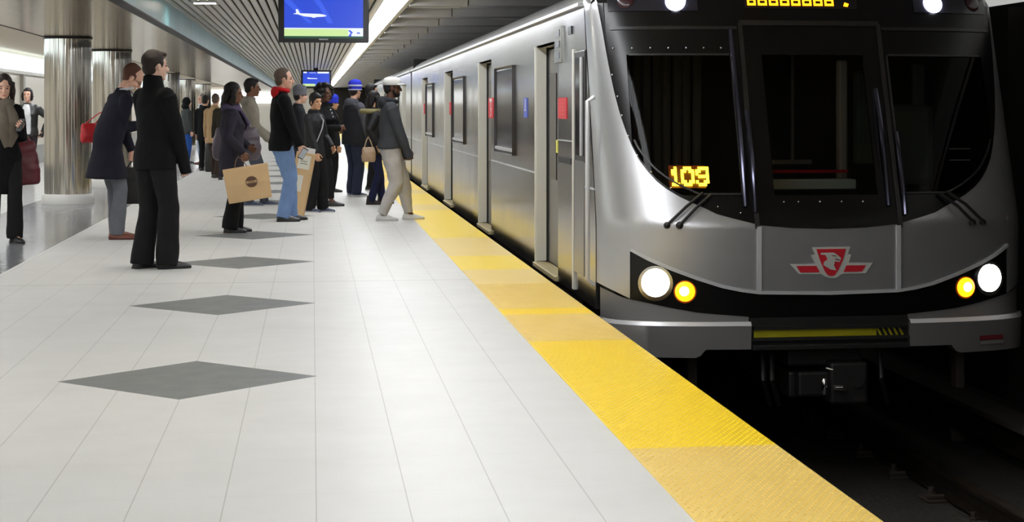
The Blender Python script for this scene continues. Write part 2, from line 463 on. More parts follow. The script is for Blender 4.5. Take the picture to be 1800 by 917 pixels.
MB().prism([(4.9 + a, -1.27 + b) for a, b in [(0.0, 0.14), (0.08, 0.14), (0.05, 0.17), (0.05, 0.24), (0.07, 0.25), (0.07, 0.27), (0.01, 0.27), (0.01, 0.25), (0.03, 0.24), (0.03, 0.17)]], Y0, Y1, lambda u, v, d: (u, d, v)).build('rail_profile', M_RAIL, t)
MB().prism([(4.86, -0.9), (5.12, -0.9), (5.12, -1.0), (5.09, -1.0), (5.09, -0.94), (4.86, -0.94)], Y0, Y1, lambda u, v, d: (u, d, v)).build('cover_board', M_COVER, t)
for k in range(20):
    y = 6 + k * 2.4
    MB().box(4.92, 5.14, y - 0.05, y + 0.05, -1.27, -1.13, 0.01).box(5.09, 5.14, y - 0.04, y + 0.04, -1.13, -0.94).build('support_bracket', M_RUST, t)
box_struct('trim_13', M_BED, 5.15, 5.42, Y0, Y1, -1.27, -0.98)

# ------------------------------------------------------------------ the train
XC, HW = 3.43, 1.5
ZB = -0.06
def wz(z):
    if z <= 2.05: return HW
    t_ = min(1.0, (z - 2.05) / 0.49)
    return HW * (1 - t_ ** 1.7) ** 0.62 if t_ < 1 else 0.0
def front_y(x, z):
    a = min(abs(x) / max(wz(z), 0.2), 0.99999)
    return 11.45 + 0.36 * max(0.0, z - 0.55) + 0.55 * (1 - (1 - a ** 3) ** (1 / 3.0))
def fpt(x, z, off=0.0):
    """point on the cab front at (x from the centre line, height z), moved off metres outwards"""
    y = front_y(x, z)
    if off:
        e = 0.004
        xs = max(-HW + 2 * e, min(HW - 2 * e, x))
        dx = (front_y(xs + e, z) - front_y(xs - e, z)) / (2 * e); dz = 0.36 if z > 0.55 else 0.0
        n = Vector((dx, -1.0, dz)).normalized()
        return Vector((XC + x, y, z)) + n * off
    return Vector((XC + x, y, z))
def interp(T, x):
    if x <= T[0][0]: return T[0][1]
    for (a, b), (c, d_) in zip(T, T[1:]):
        if x <= c: return b + (d_ - b) * (x - a) / (c - a)
    return T[-1][1]
MASKLO = [(0, .513), (.25, .52), (.47, .54), (.65, .585), (.76, .615), (.83, .65), (.92, .69), (1.0, .73), (1.08, .78), (1.14, .83), (1.19, .89), (1.24, .965), (1.28, 1.06), (1.315, 1.17), (1.345, 1.29), (1.37, 1.43), (1.39, 1.58), (1.405, 1.72), (1.42, 1.88), (1.437, 2.04), (1.45, 2.12)]
SILLO = [(0, .082), (.48, .092), (.6, .108), (.73, .135), (.9, .19), (1.06, .25), (1.21, .315), (1.325, .38), (1.36, .40)]
BLKLO = [(0, -.07), (.55, -.068), (.8, -.048), (.9, -.038), (1.06, -.01), (1.2, .018), (1.31, .04), (1.36, .045)]
mlo = lambda x: interp(MASKLO, abs(x)); slo = lambda x: interp(SILLO, abs(x)); blo = lambda x: interp(BLKLO, abs(x))
def patch(mb, xa, xb, lo, hi, nx=24, nz=14, off=0.0, depth=0.02):
    """piece of the cab shell with a returned edge of the given depth"""
    f = lambda c, x: c(x) if callable(c) else c
    P = []
    for i in range(nz + 1):
        row = []
        for j in range(nx + 1):
            xx = xa + (xb - xa) * j / nx
            a, b = f(lo, xx), f(hi, xx)
            z = a + (b - a) * i / nz
            row.append(fpt(xx, z, off))
        P.append(row)
    mb.grid(P)
    edge = [P[0][j] for j in range(nx + 1)] + [P[i][nx] for i in range(1, nz + 1)] + [P[nz][j] for j in range(nx - 1, -1, -1)] + [P[i][0] for i in range(nz - 1, 0, -1)]
    back = [p + Vector((0, depth, 0)) for p in edge]
    n = len(edge)
    mb.add(edge + back, [(i, (i + 1) % n, (i + 1) % n + n, i + n) for i in range(n)])
    return mb
def ribbon(mb, pts, wdt, off, thick=0.01):
    """strip of trim following (x, z) points over the cab shell"""
    L, Rr = [], []
    for i, (x, z) in enumerate(pts):
        a, b = pts[max(i - 1, 0)], pts[min(i + 1, len(pts) - 1)]
        d_ = Vector((b[0] - a[0], b[1] - a[1])).normalized(); nx_, nz_ = -d_.y * wdt / 2, d_.x * wdt / 2
        L.append((x + nx_, z + nz_)); Rr.append((x - nx_, z - nz_))
    rings = []
    for l, r in zip(L, Rr):
        rings.append([fpt(l[0], l[1], off - thick), fpt(l[0], l[1], off), fpt(r[0], r[1], off), fpt(r[0], r[1], off - thick)])
    return mb.rings(rings)
TR = empty('subway_train', (XC, 23, -1.1), 'silver stainless subway train lead car with black windscreen and lit 109 sign at the platform', 'train')

# --- side walls, doors, windows (both sides)
DOORS = [15.2, 20.5, 25.85, 31.2]
WINS = [(16.9, 18.6), (22.5, 24.33), (28.38, 30.1)]
ZT, DT = 2.06, 1.85
def car_sides(car, doors, wins, ystart, yend, first):
    DW = 1.36
    for s in (-1, 1):
        X = lambda dpt: XC + s * (HW - dpt)      # dpt = depth inwards
        def bx(mb, d0, d1, ya, yb, za, zb, b=0.0):
            return mb.box(min(X(d0), X(d1)), max(X(d0), X(d1)), ya, yb, za, zb, b)
        skin = MB()
        segs = []; cur = None
        ed = [(yf - DW, yf) for yf in doors]
        prev = ystart
        for a, b in ed:
            segs.append((prev, a)); prev = b
        segs.append((prev, yend))
        for i, (a, b) in enumerate(segs):
            if i == 0 and first:
                zz = [ZB + (ZT - ZB) * k / 12 for k in range(13)]
                skin.rings([[(X(0), front_y(HW, z), z), (X(0), b, z), (X(0.04), b, z), (X(0.04), front_y(HW, z), z)] for z in zz])
            else: bx(skin, 0, 0.04, a, b, ZB, ZT)
        for a, b in ed: bx(skin, 0, 0.04, a, b, DT, ZT)
        skin.build('body_side', M_STEEL, car)
        cr = MB()
        for a, b in segs:
            if b - a > 1.5: bx(cr, -0.006, 0.002, a + 0.03, b - 0.03, 0.755, 0.768)
        cr.build('belt_crease', M_TRIMS, car)
        sk = MB(); bx(sk, 0.03, 0.10, ystart + 0.75, yend, -0.22, ZB); sk.build('skirt', M_UNDER, car)
        gu = MB(); bx(gu, -0.03, 0.02, ystart + (0.62 if first else 0), yend, 2.06, 2.085); gu.build('gutter', M_TRIMS, car)
        for yf in doors:
            a, b = yf - DW, yf
            fr = MB()
            bx(fr, -0.001, 0.082, b - 0.008, b + 0.004, 0.0, DT); bx(fr, 0.0, 0.10, a - 0.012, a, 0.0, DT); bx(fr, 0.0, 0.10, a, b, DT, DT + 0.012)
            bx(fr, -0.012, 0.0, b - 0.0, b + 0.07, -0.02, DT + 0.01)
            fr.build('door_frame', M_JAMB, car)
            rs = MB(); bx(rs, 0.082, 0.15, b - 0.012, b + 0.004, 0.0, DT); rs.build('jamb_seal', M_RUBBER, car)
            th = MB(); bx(th, -0.03, 0.12, a, b + 0.06, -0.05, -0.012, 0.004)
            for k in range(5): bx(th, -0.01 + k * 0.02, 0.0 + k * 0.02, a, b, -0.012, -0.006)
            th.build('threshold', mat('worn_brass_sill', (186, 172, 132), 0.45, metal=0.4), car)
            bk = MB(); bx(bk, 0.16, 0.2, a - 0.05, b + 0.05, -0.05, DT + 0.05); bk.build('door_pocket', M_BLACKM, car)
            for h_, (da, db) in enumerate(((a, (a + b) / 2 - 0.012), ((a + b) / 2 + 0.012, b - 0.02))):
                lf = MB(); bx(lf, 0.10, 0.135, da, db, 0.0, DT - 0.02, 0.004)
                leaf = lf.build('door', M_DOORLEAF, car)
                wn = MB(); bx(wn, 0.093, 0.105, da + 0.12, db - 0.12, 0.72, 1.62, 0.004); wn.build('door_window', M_DGLASS, leaf)
                st = MB(); bx(st, 0.093, 0.103, (db - 0.16) if h_ == 0 else (da + 0.03), (db - 0.03) if h_ == 0 else (da + 0.16), 0.95, 1.06); st.build('door_sticker', M_YELST, leaf)
                ru = MB(); bx(ru, 0.097, 0.135, db if h_ == 0 else da - 0.012, db + 0.012 if h_ == 0 else da, 0.0, DT - 0.02); ru.build('door_seal', M_RUBBER, leaf)
        for a, b in wins:
            f_ = MB(); bx(f_, -0.008, 0.004, a, b, 0.865, 1.745, 0.03); fo = f_.build('window_frame', mat('grey_window_frame', (60, 57, 58), 0.4, metal=0.5), car, True)
            g_ = MB(); bx(g_, -0.010, 0.0, a + 0.035, b - 0.035, 0.93, 1.715, 0.004); g_.build('pane', M_DGLASS, fo)
            l_ = MB(); bx(l_, -0.02, -0.006, a + 0.03, b - 0.03, 0.9, 0.93); l_.build('window_sill', M_TRIMS, fo)
    # roof: swept cross-section, pleated along its length
    zs = [2.06, 2.08, 2.12, 2.17, 2.23, 2.30, 2.37, 2.44, 2.50, 2.535]
    half = [(wz(z), z) for z in zs]
    prof = half + [(-a, z) for a, z in reversed(half)]
    ring = lambda yfun: [(XC + a, yfun(a, z), z) for a, z in prof]
    if first: R = [ring(lambda a, z: front_y(a, z) + 0.001)] + [ring(lambda a, z, q=q: q) for q in (13.2, 18, 24, 30, yend)]
    else: R = [ring(lambda a, z, q=q: q) for q in (ystart, (ystart + yend) / 2, yend)]
    MB().rings(R).build('roof', mat('grey_roof_metal', (150, 150, 150), 0.45, metal=0.8), car, True)
    for ya in ([] if first else [ystart]) + [yend - 0.03]:
        MB().box(XC - 1.45, XC + 1.45, ya, ya + 0.03, -0.1, 2.3).build('end_wall', M_UNDER, car)
    uf = MB().box(XC - 1.38, XC + 1.38, ystart + 1.0, yend - 0.1, -0.42, -0.18)
    for k in range(5):
        y_ = ystart + 5.2 + k * 2.7
        uf.box(XC - 1.2, XC + 1.2, y_, y_ + 1.9, -0.8, -0.42, 0.03)
    uf.build('underframe', M_UNDER, car)
    for yb in (ystart + 2.4, yend - 3.6):
        fr = MB()
        for sx in (-1, 1): fr.box(XC + sx * 0.95 - 0.08, XC + sx * 0.95 + 0.08, yb - 0.3, yb + 2.4, -0.82, -0.55, 0.03)
        fr.box(XC - 0.95, XC + 0.95, yb + 0.85, yb + 1.25, -0.8, -0.5, 0.03)
        bogie = fr.build('bogie', M_UNDER, car)
        for dy in (0.1, 2.0):
            wl = MB().tube([(XC - 0.9, yb + dy, -0.70), (XC + 0.9, yb + dy, -0.70)], 0.07, 12)
            for sx in (-1, 1):
                wl.tube([(XC + sx * 0.685, yb + dy, -0.70), (XC + sx * 0.716, yb + dy, -0.70)], 0.42, 28)
                wl.tube([(XC + sx * 0.716, yb + dy, -0.70), (XC + sx * 0.83, yb + dy, -0.70)], 0.3975, 28)
            wl.build('wheelset', M_RUST, bogie, True)
car_sides(TR, DOORS, WINS, 12.0, 34.6, True)

# --- signs and fittings on the platform side
XS = XC - HW
def side_plate(name, m, ya, yb, za, zb, parent=TR, d0=0.008, b=0.0):
    return MB().box(XS - d0, XS + 0.004, ya, yb, za, zb, b).build(name, m, parent)
sg = side_plate('warning_sign', M_RED, 18.86, 19.4, 1.22, 1.44, d0=0.006)
sg['label'] = 'red emergency sign with white pictogram'
q = MB()
q.box(XS - 0.009, XS - 0.005, 19.02, 19.24, 1.40, 1.43)
q.tube([(XS - 0.009, 19.13, 1.285), (XS - 0.005, 19.13, 1.285)], 0.05, 16)
for k in range(4): q.box(XS - 0.009, XS - 0.005, 19.08, 19.18, 1.345 + k * 0.014, 1.352 + k * 0.014)
q.build('pictogram', M_WHITE, sg)
MB().tube([(XS - 0.011, 19.13, 1.285), (XS - 0.008, 19.13, 1.285)], 0.026, 12).build('pictogram_centre', M_RED, sg)
sg = side_plate('accessibility_sign', M_BLUE, 15.86, 16.12, 1.24, 1.42, d0=0.006)
q = MB().box(XS - 0.009, XS - 0.005, 15.93, 16.05, 1.30, 1.31).box(XS - 0.009, XS - 0.005, 15.97, 16.0, 1.31, 1.38).tube([(XS - 0.009, 15.985, 1.395), (XS - 0.005, 15.985, 1.395)], 0.014, 10)
q.build('pictogram', M_WHITE, sg)
sg = side_plate('warning_sign', M_RED, 13.36, 13.82, 1.24, 1.405, d0=0.006)
q = MB()
for k in range(4): q.box(XS - 0.008, XS - 0.005, 13.44, 13.74, 1.275 + k * 0.028, 1.279 + k * 0.028)
q.build('pictogram', mat('pale_red_print', (232, 120, 126), 0.5), sg)
for y_, k in ((24.75, 0), (30.6, 1)):
    side_plate('warning_sign', M_RED, y_, y_ + 0.28, 1.24, 1.42, d0=0.006)
bx_ = side_plate('indicator_box', M_STEEL, 13.62, 13.98, 1.68, 1.965, d0=0.014, b=0.004)
for k in range(3):
    MB().box(XS - 0.017, XS - 0.012, 13.7, 13.9, 1.715 + k * 0.088, 1.765 + k * 0.088).build('indicator_lamp', mat('grey_indicator_lens', (120, 122, 130), 0.2), bx_)
side_plate('camera_window', M_BLACKG, 13.1, 13.28, 1.88, 1.94)
cw = side_plate('cab_door_window', mat('grey_window_frame', (96, 92, 92), 0.4), 12.42, 12.92, 0.93, 1.74, d0=0.01, b=0.008)
MB().box(XS - 0.014, XS - 0.006, 12.47, 12.84, 0.98, 1.69).build('pane', M_DGLASS, cw)
MB().box(XS - 0.022, XS - 0.008, 12.52, 12.58, 0.98, 1.69).build('window_bar', M_TRIMS, cw)
side_plate('cab_door_jamb', M_JAMB, 12.92, 13.0, -0.02, 1.76, d0=0.016)
pn = side_plate('equipment_hatch', M_STEEL, 13.03, 13.78, -0.04, 0.885, d0=0.012)
MB().box(XS - 0.016, XS - 0.006, 13.06, 13.72, 0.9, 0.945).build('hatch_slot', M_BLACKM, pn)
MB().box(XS - 0.016, XS - 0.006, 13.05, 13.75, 1.07, 1.078).build('hatch_line', M_TRIMS, pn)
side_plate('cab_door_panel', M_DOORLEAF, 12.44, 13.0, 0.12, 0.94, d0=0.014)
gr = MB().tube([(XS - 0.002, 12.03, 1.40), (XS - 0.05, 12.03, 1.37), (XS - 0.05, 12.03, 0.14), (XS - 0.002, 12.03, 0.10)], 0.016, 10)
gr.build('grab_rail', M_TRIMS, TR, True)

# --- cab front
for a, b, nm in ((-1.5, -0.492, 'nose_panel'), (-0.472, 0.472, 'nose_panel'), (0.492, 1.5, 'nose_panel')):
    p_ = MB()
    if a > -1 and b < 1: patch(p_, a, b, slo, mlo, 24, 12, 0.0)
    else:
        sgn = -1 if a < 0 else 1
        xs = sorted([0.492, 1.325])
        if sgn > 0: patch(p_, 0.492, 1.325, slo, mlo, 40, 16)
        else: patch(p_, -1.325, -0.492, slo, mlo, 40, 16)
        # corner post: from the lamp panel edge round to the side, up beside the mask
        lo2 = lambda x: 0.04 + 0.09 * max(0, abs(x) - 1.31) / 0.19
        if sgn > 0: patch(p_, 1.325, 1.499, lo2, lambda x: min(2.12, mlo(x)) if abs(x) < 1.45 else 2.12, 26, 36)
        else: patch(p_, -1.499, -1.325, lo2, lambda x: min(2.12, mlo(x)) if abs(x) < 1.45 else 2.12, 26, 36)
    p_.build(nm, M_SILVER, TR, True)
fb = MB(); ribbon(fb, [(x_ / 50.0, slo(x_ / 50.0)) for x_ in range(-66, 67)], 0.02, 0.014, 0.02)
for s in (-1, 1):
    ribbon(fb, [(s * 0.482, slo(0.482) + k * (0.44) / 10) for k in range(11)], 0.03, 0.016, 0.02)
fb.build('nose_trim', M_TRIMS, TR, True)
lp = MB(); patch(lp, -1.322, 1.322, blo, slo, 80, 8, -0.006); lp.build('lamp_panel', M_BLACKG, TR, True)
# windscreen mask: opaque gloss black around three window openings
ZMT, ZWT, ZWB = 2.30, 1.69, 0.735
mk = MB()
def maskcol(xa, xb, lo, hi, nx=16, nz=10): patch(mk, xa, xb, lo, hi, nx, nz, 0.004, 0.03)
topz = lambda x: 2.30
WL = [(-1.28, -0.575), (-0.36, 0.36), (0.535, 1.28)]
capx = lambda z: 1.43
# band above the windows up to the roof
patch(mk, -1.40, 1.40, ZWT, 2.06, 60, 12, 0.004, 0.03)
top = []
for i in range(10):
    z = 2.06 + (2.5 - 2.06) * i / 9
    top.append([fpt(s_ / 20.0 * (wz(z) * 0.985), z, 0.004) for s_ in range(-20, 21)])
mk.grid(top)
for s in (-1, 1):
    # sliver beside the windows down the mask edge, then the curved foot below
    lo_, hi_ = (1.345, 1.4375)
    patch(mk, s * 1.28 if s > 0 else -1.44, 1.44 if s > 0 else -1.28, mlo, lambda x: max(mlo(x) + 0.002, 2.06 if abs(x) > 1.40 else ZWT), 14, 14, 0.004, 0.03)
    wlo = lambda x: max(ZWB, mlo(x) + 0.018)
    xa, xb = (0.535, 1.28) if s > 0 else (-1.28, -0.575)
    patch(mk, xa, xb, mlo, wlo, 40, 4, 0.004, 0.03)
maskcol(-0.575, -0.36, mlo, ZWT, 8, 16); maskcol(0.36, 0.535, mlo, ZWT, 8, 16)
maskcol(-0.36, 0.36, mlo, ZWB, 20, 4)
mk.build('windscreen_mask', M_BLACKG, TR, True)
for xa, xb in WL:
    g_ = MB()
    wlo = (lambda x: max(ZWB, mlo(x) + 0.018))
    patch(g_, xa, xb, wlo, ZWT, 30, 12, 0.0, 0.006)
    g_.build('windscreen', M_GLASS, TR, True)
for xa, xb in WL:
    fr = MB()
    a, b = xa + 0.015, xb - 0.015
    if abs(xa) > 1 or abs(xb) > 1:
        pts = [(a + (b - a) * k / 30.0) for k in range(31)]
        ribbon(fr, [(x_, max(ZWB, mlo(x_) + 0.07) + 0.01) for x_ in pts], 0.012, 0.008, 0.01)
        ribbon(fr, [(a, ZWT), (b, ZWT)] if False else [(a + (b - a) * k / 12.0, ZWT) for k in range(13)], 0.012, 0.008, 0.01)
        xi = xb if xa < 0 else xa
        ribbon(fr, [(xi, ZWB + (ZWT - ZWB) * k / 8.0) for k in range(9)], 0.014, 0.008, 0.01)
    if fr.v: fr.build('window_gasket', mat('charcoal_gasket', (44, 42, 42), 0.4), TR)
for x_, z_ in [(-1.36 + 0.12 * k, 1.735) for k in range(7)] + [(-1.375, 1.55), (-1.35, 1.4), (-1.33, 1.27), (-1.30, 1.13), (-1.25, 1.0), (-1.17, 0.89), (-1.05, 0.785), (-0.9, 0.70), (-0.75, 0.66), (-0.6, 0.62), (-0.3, 0.69), (-0.2, 0.69), (-0.05, 0.69), (0.1, 0.69), (0.25, 0.69)]:
    MB().ball(fpt(x_, z_, 0.006), 0.008, 8, 5).build('mask_bolt', M_CHROME, TR, True)
bl = MB()
for s in (-1, 1): ribbon(bl, [(s * (0.52 + 0.9 * k / 20.0), 1.875) for k in range(20)], 0.022, 0.012, 0.012)
ribbon(bl, [(-0.5 + k / 10.0, 1.91) for k in range(11)], 0.035, 0.014, 0.012)
for s in (-1, 1): ribbon(bl, [(s * 0.495, 0.52 + 1.39 * k / 16.0) for k in range(17)], 0.03, 0.014, 0.014)
bl.build('mask_trim', mat('satin_black_trim', (40, 37, 36), 0.32), TR, True)
for xs_, za, zb in ((-0.565, 0.66, 1.86), (-0.50, 0.62, 1.30), (0.425, 0.66, 1.45), (0.535, 0.6, 1.15)):
    pts = [fpt(xs_ - 0.0, za + (zb - za) * k / 14.0, 0.012 + 0.03 * math.sin(PI * k / 14.0)) for k in range(15)]
    MB().tube(pts, 0.016, 8).build('door_edge_rail', mat('polished_black_rail', (70, 70, 84), 0.12, metal=0.8), TR, True)  # glossy rails added along the door edges to catch vertical highlights
# cab interior seen dimly through the glass
ci = MB().box(XC - 1.4, XC + 1.4, 13.4, 13.45, -0.1, 2.2).box(XC - 1.4, XC + 1.4, 12.05, 13.4, -0.1, 0.0).box(XC - 1.35, XC + 1.35, 12.3, 13.4, 2.15, 2.2)
ci.build('cab_bulkhead', mat('dim_cab_lining', (70, 66, 60), 0.7), TR)
for s in (-1, 1):
    li = MB(); zz = [-0.05 + 2.15 * k / 14 for k in range(15)]
    li.rings([[(XC + s * 1.41, front_y(1.41, z) + 0.03, z), (XC + s * 1.41, 13.4, z), (XC + s * 1.45, 13.4, z), (XC + s * 1.45, front_y(1.45, z) + 0.03, z)] for z in zz])
    li.build('cab_side_lining', mat('dark_cab_lining', (24, 23, 22), 0.8), TR)
li = MB(); patch(li, -1.40, 1.40, -0.03, lambda x: mlo(x) - 0.004, 50, 10, -0.03)
li.build('cab_dash', mat('dark_cab_lining', (24, 23, 22), 0.8), TR)
ct = MB()
for k in range(9):
    ct.tube([(XC - 1.22 + k * 0.075, 12.75 + 0.03 * (k % 2), 0.75), (XC - 1.22 + k * 0.075, 12.75 + 0.03 * (k % 2), 1.75)], 0.034, 8)
ct.build('cab_curtain', mat('grey_curtain', (120, 116, 108), 0.8), TR, True)
MB().box(XC - 0.33, XC + 0.30, 11.80, 11.95, 0.76, 0.83, 0.01).build('step_board', mat('white_board', (220, 226, 214), 0.5), TR)
MB().box(XC - 0.26, XC + 0.27, 11.9, 11.94, 0.872, 0.892).build('red_bar', M_RED, TR)
MB().box(XC - 0.24, XC + 0.04, 12.0, 12.03, 0.93, 0.96).box(XC - 0.05, XC - 0.035, 12.2, 12.23, 0.95, 1.7).build('handle_bar', mat('dull_grey_bar', (120, 116, 112), 0.5), TR)
MB().box(XC + 0.24, XC + 0.30, 12.0, 12.1, 0.76, 1.66, 0.015).box(XC - 0.30, XC - 0.22, 12.5, 12.6, 0.7, 1.65, 0.01).build('door_post', mat('pale_door_post', (176, 168, 156), 0.5), TR)
se = MB().box(XC + 0.72, XC + 1.12, 12.5, 12.62, 0.75, 1.35, 0.05).box(XC + 0.98, XC + 1.06, 12.55, 12.62, 1.2, 1.65, 0.01).box(XC + 0.58, XC + 0.74, 12.7, 12.8, 0.9, 1.6, 0.03)
se.build('cab_seat', mat('grey_green_seat', (120, 128, 112), 0.7), TR)
MB().box(XC + 1.05, XC + 1.2, 12.0, 12.02, 0.95, 0.957).box(XC + 1.05, XC + 1.2, 12.0, 12.02, 1.03, 1.037).build('cab_label', M_WHITE, TR)

# LED run number, dot-matrix style strokes
def led(mb, glyph, x0, z0, cell, off):
    for r_, row in enumerate(glyph):
        for c_, ch in enumerate(row):
            if ch == '#':
                xa, za = x0 + c_ * cell, z0 - r_ * cell
                mb.prism([(xa, za - cell), (xa + cell, za - cell), (xa + cell, za), (xa, za)], off - 0.01, off, lambda u, v, d_: fpt(u, v, d_))
G = {'1': ['.#.', '##.', '##.', '.#.', '.#.', '.#.', '###'],
     '0': ['.###.', '##.##', '#...#', '#...#', '#...#', '##.##', '.###.'],
     '9': ['.####', '##..#', '#...#', '.####', '....#', '#..##', '.###.']}
rn = MB(); x_ = -1.04
for ch in '109':
    led(rn, G[ch], x_, 0.936, 0.0178, -0.03)
    x_ += 0.0178 * (len(G[ch][0]) + 0.55)
case = MB(); patch(case, -1.055, -0.81, 0.80, 0.95, 8, 4, -0.05, 0.02)
co = case.build('run_number_sign', glow('amber_led_spill', (255, 96, 0), 0.25), TR); co['label'] = 'amber lit run number 109'  # case emission paints the orange spill of the digits
rn.build('run_number_digits', glow('amber_led', (255, 190, 30), 34.0), co)
# destination sign above: only its lit amber lower edge shows
ds = MB(); patch(ds, -0.45, 0.36, 2.015, 2.14, 16, 4, 0.008, 0.02); dso = ds.build('destination_sign', M_BLACKM, TR)
M_OLED = glow('orange_led', (255, 150, 20), 4.0)
for xa, xb in ((-0.43, -0.37), (-0.355, -0.29), (-0.275, -0.21), (-0.195, -0.13), (-0.115, -0.05), (-0.035, 0.03), (0.045, 0.11), (0.125, 0.19)):
    dl = MB()
    for za, zb in ((2.035, 2.05), (2.07, 2.082), (2.1, 2.115)):
        dl.prism([(xa, za), (xb, za), (xb, zb), (xa, zb)], 0.008, 0.012, lambda u, v, d_: fpt(u, v, d_))
    dl.prism([(xa, 2.035), (xa + 0.014, 2.035), (xa + 0.014, 2.115), (xa, 2.115)], 0.008, 0.012, lambda u, v, d_: fpt(u, v, d_))
    dl.prism([(xb - 0.014, 2.035), (xb, 2.035), (xb, 2.115), (xb - 0.014, 2.115)], 0.008, 0.012, lambda u, v, d_: fpt(u, v, d_))
    dl.build('sign_letter', M_OLED, dso)
MB().prism([(0.26, 2.035), (0.29, 2.03), (0.3, 2.05), (0.27, 2.06)], 0.008, 0.012, lambda u, v, d_: fpt(u, v, d_)).build('sign_dot', M_OLED, dso)

# lamps
def disc(mb, x, z, r, off, th, n=28, dome=0.0):
    rings = []
    for rr, oo in ((r, off - th), (r, off), (r * 0.93, off + dome * 0.4), (r * 0.6, off + dome * 0.85), (0.001, off + dome)):
        c_ = fpt(x, z, 0); nrm = (fpt(x, z, 0.1) - c_).normalized()
        ux = Vector((1, 0, 0)) - nrm * nrm.x; ux.normalize(); uz = nrm.cross(ux)
        rings.append([c_ + nrm * oo + (ux * math.cos(2 * PI * k / n) + uz * math.sin(2 * PI * k / n)) * rr for k in range(n)])
    return mb.rings(rings)
M_HEAD = glow('white_headlight', (255, 252, 246), 14.0); M_AMB = glow('amber_headlight', (255, 150, 10), 5.0); M_AMBC = glow('amber_core', (255, 214, 90), 12.0)
M_UPPER = glow('blue_white_lamp', (226, 228, 255), 18.0)
for s in (-1, 1):
    rim = MB(); disc(rim, s * 1.165, 0.153, 0.118, 0.004, 0.02); ro = rim.build('headlight', M_CHROME, TR, True)
    l_ = MB(); disc(l_, s * 1.165, 0.158, 0.094, 0.012, 0.012, dome=0.02); l_.build('headlight_lens', M_HEAD, ro, True)
    rim = MB(); disc(rim, s * 0.975, 0.10, 0.076, 0.004, 0.02); ro = rim.build('marker_light', mat('dark_amber_rim', (150, 84, 14), 0.3), TR, True)
    l_ = MB(); disc(l_, s * 0.975, 0.102, 0.066, 0.01, 0.012, dome=0.012); l_.build('marker_lens', M_AMB, ro, True)
    l_ = MB(); disc(l_, s * 0.98, 0.105, 0.034, 0.02, 0.004, dome=0.006); l_.build('marker_core', M_AMBC, ro, True)
    pd = MB()
    if s < 0: patch(pd, -1.375, -0.78, 1.995, 2.12, 10, 4, 0.01, 0.02)
    else: patch(pd, 0.78, 1.375, 1.995, 2.12, 10, 4, 0.01, 0.02)
    po = pd.build('lamp_cluster', mat('smoked_lamp_cover', (38, 38, 46), 0.15), TR, True)
    l_ = MB(); disc(l_, s * 0.93, 2.06, 0.07, 0.02, 0.01, dome=0.012); l_.build('cluster_lens', M_UPPER, po, True)
    l_ = MB(); disc(l_, s * 1.26, 2.07, 0.06, 0.016, 0.006, dome=0.01); l_.build('cluster_spare_lens', mat('dark_red_lens', (60, 30, 34), 0.2), po, True)
    # wiper: two parallel arms with a pivot block
    wp = MB()
    wp.tube([fpt(s * 0.845, 0.745, 0.03), fpt(s * 0.96, 0.65, 0.055), fpt(s * 1.09, 0.545, 0.045)], 0.011, 8)
    wp.tube([fpt(s * 0.79, 0.735, 0.03), fpt(s * 0.90, 0.64, 0.055), fpt(s * 1.01, 0.545, 0.045)], 0.011, 8)
    wp.ball(fpt(s * 1.09, 0.543, 0.03), 0.024, 8, 6).ball(fpt(s * 1.01, 0.543, 0.03), 0.026, 8, 6)
    wp.build('wiper', M_RUBBER, TR, True)
    # bumper block with its top bevel highlight put in as a pale strip, notched lower edge
    prof = [(0.548, -0.10), (0.548, -0.277), (0.86, -0.282), (0.885, -0.33), (1.45, -0.335), (1.49, -0.30), (1.495, -0.10)]
    bp = MB()
    def bump_pt(u, v, d_, s=s): return fpt(s * min(u, 1.495), v, 0) + Vector((s * -0.0, -d_, 0))
    uu = [0.548 + (1.485 - 0.548) * k / 28.0 for k in range(29)]
    rings = []
    for u in uu:
        zb = -0.279 if u < 0.86 else (-0.279 - 0.054 * min(1, (u - 0.86) / 0.03))
        f0 = fpt(s * u, -0.1, 0)
        rings.append([f0 + Vector((0, 0.10, zb + 0.1)), f0 + Vector((0, -0.05, zb + 0.1)), f0 + Vector((0, -0.065, -0.02)), f0 + Vector((0, -0.05, 0.0)), f0 + Vector((0, 0.10, 0.0))])
    bo = bp.rings(rings).build('bumper', M_BUMPER, TR, True)
    tp = MB(); rings = []
    for u in uu:
        f0 = fpt(s * u, -0.1, 0)
        rings.append([f0 + Vector((0, -0.067, -0.022)), f0 + Vector((0, -0.05, 0.003)), f0 + Vector((0, -0.03, 0.003)), f0 + Vector((0, -0.03, -0.022))])
    tp.rings(rings).build('bumper_highlight', M_TRIMS, bo, True)
    ap = MB(); P_ = []
    for i in range(4):
        P_.append([fpt(s * (0.55 + 0.945 * j / 24.0), -0.1 + (blo(0.55 + 0.945 * j / 24.0) + (0.06 * max(0, (0.55 + 0.945 * j / 24.0) - 1.36) / 0.14) + 0.1) * i / 3.0, -0.01) for j in range(25)])
    ap.grid(P_); ap.build('apron', M_BUMPER, TR, True)
    if s > 0:
        MB().prism([(1.06, -0.255), (1.25, -0.255), (1.25, -0.225), (1.06, -0.225)], 0.062, 0.07, lambda u, v, d_: fpt(u, v, 0) + Vector((0, -d_, 0))).build('bumper_reflector', mat('dull_red_sticker', (120, 40, 44), 0.5), bo)
        MB().prism([(1.06, -0.285), (1.25, -0.285), (1.25, -0.26), (1.06, -0.26)], 0.062, 0.069, lambda u, v, d_: fpt(u, v, 0) + Vector((0, -d_, 0))).build('bumper_sticker', mat('dull_white_sticker', (130, 128, 126), 0.5), bo)
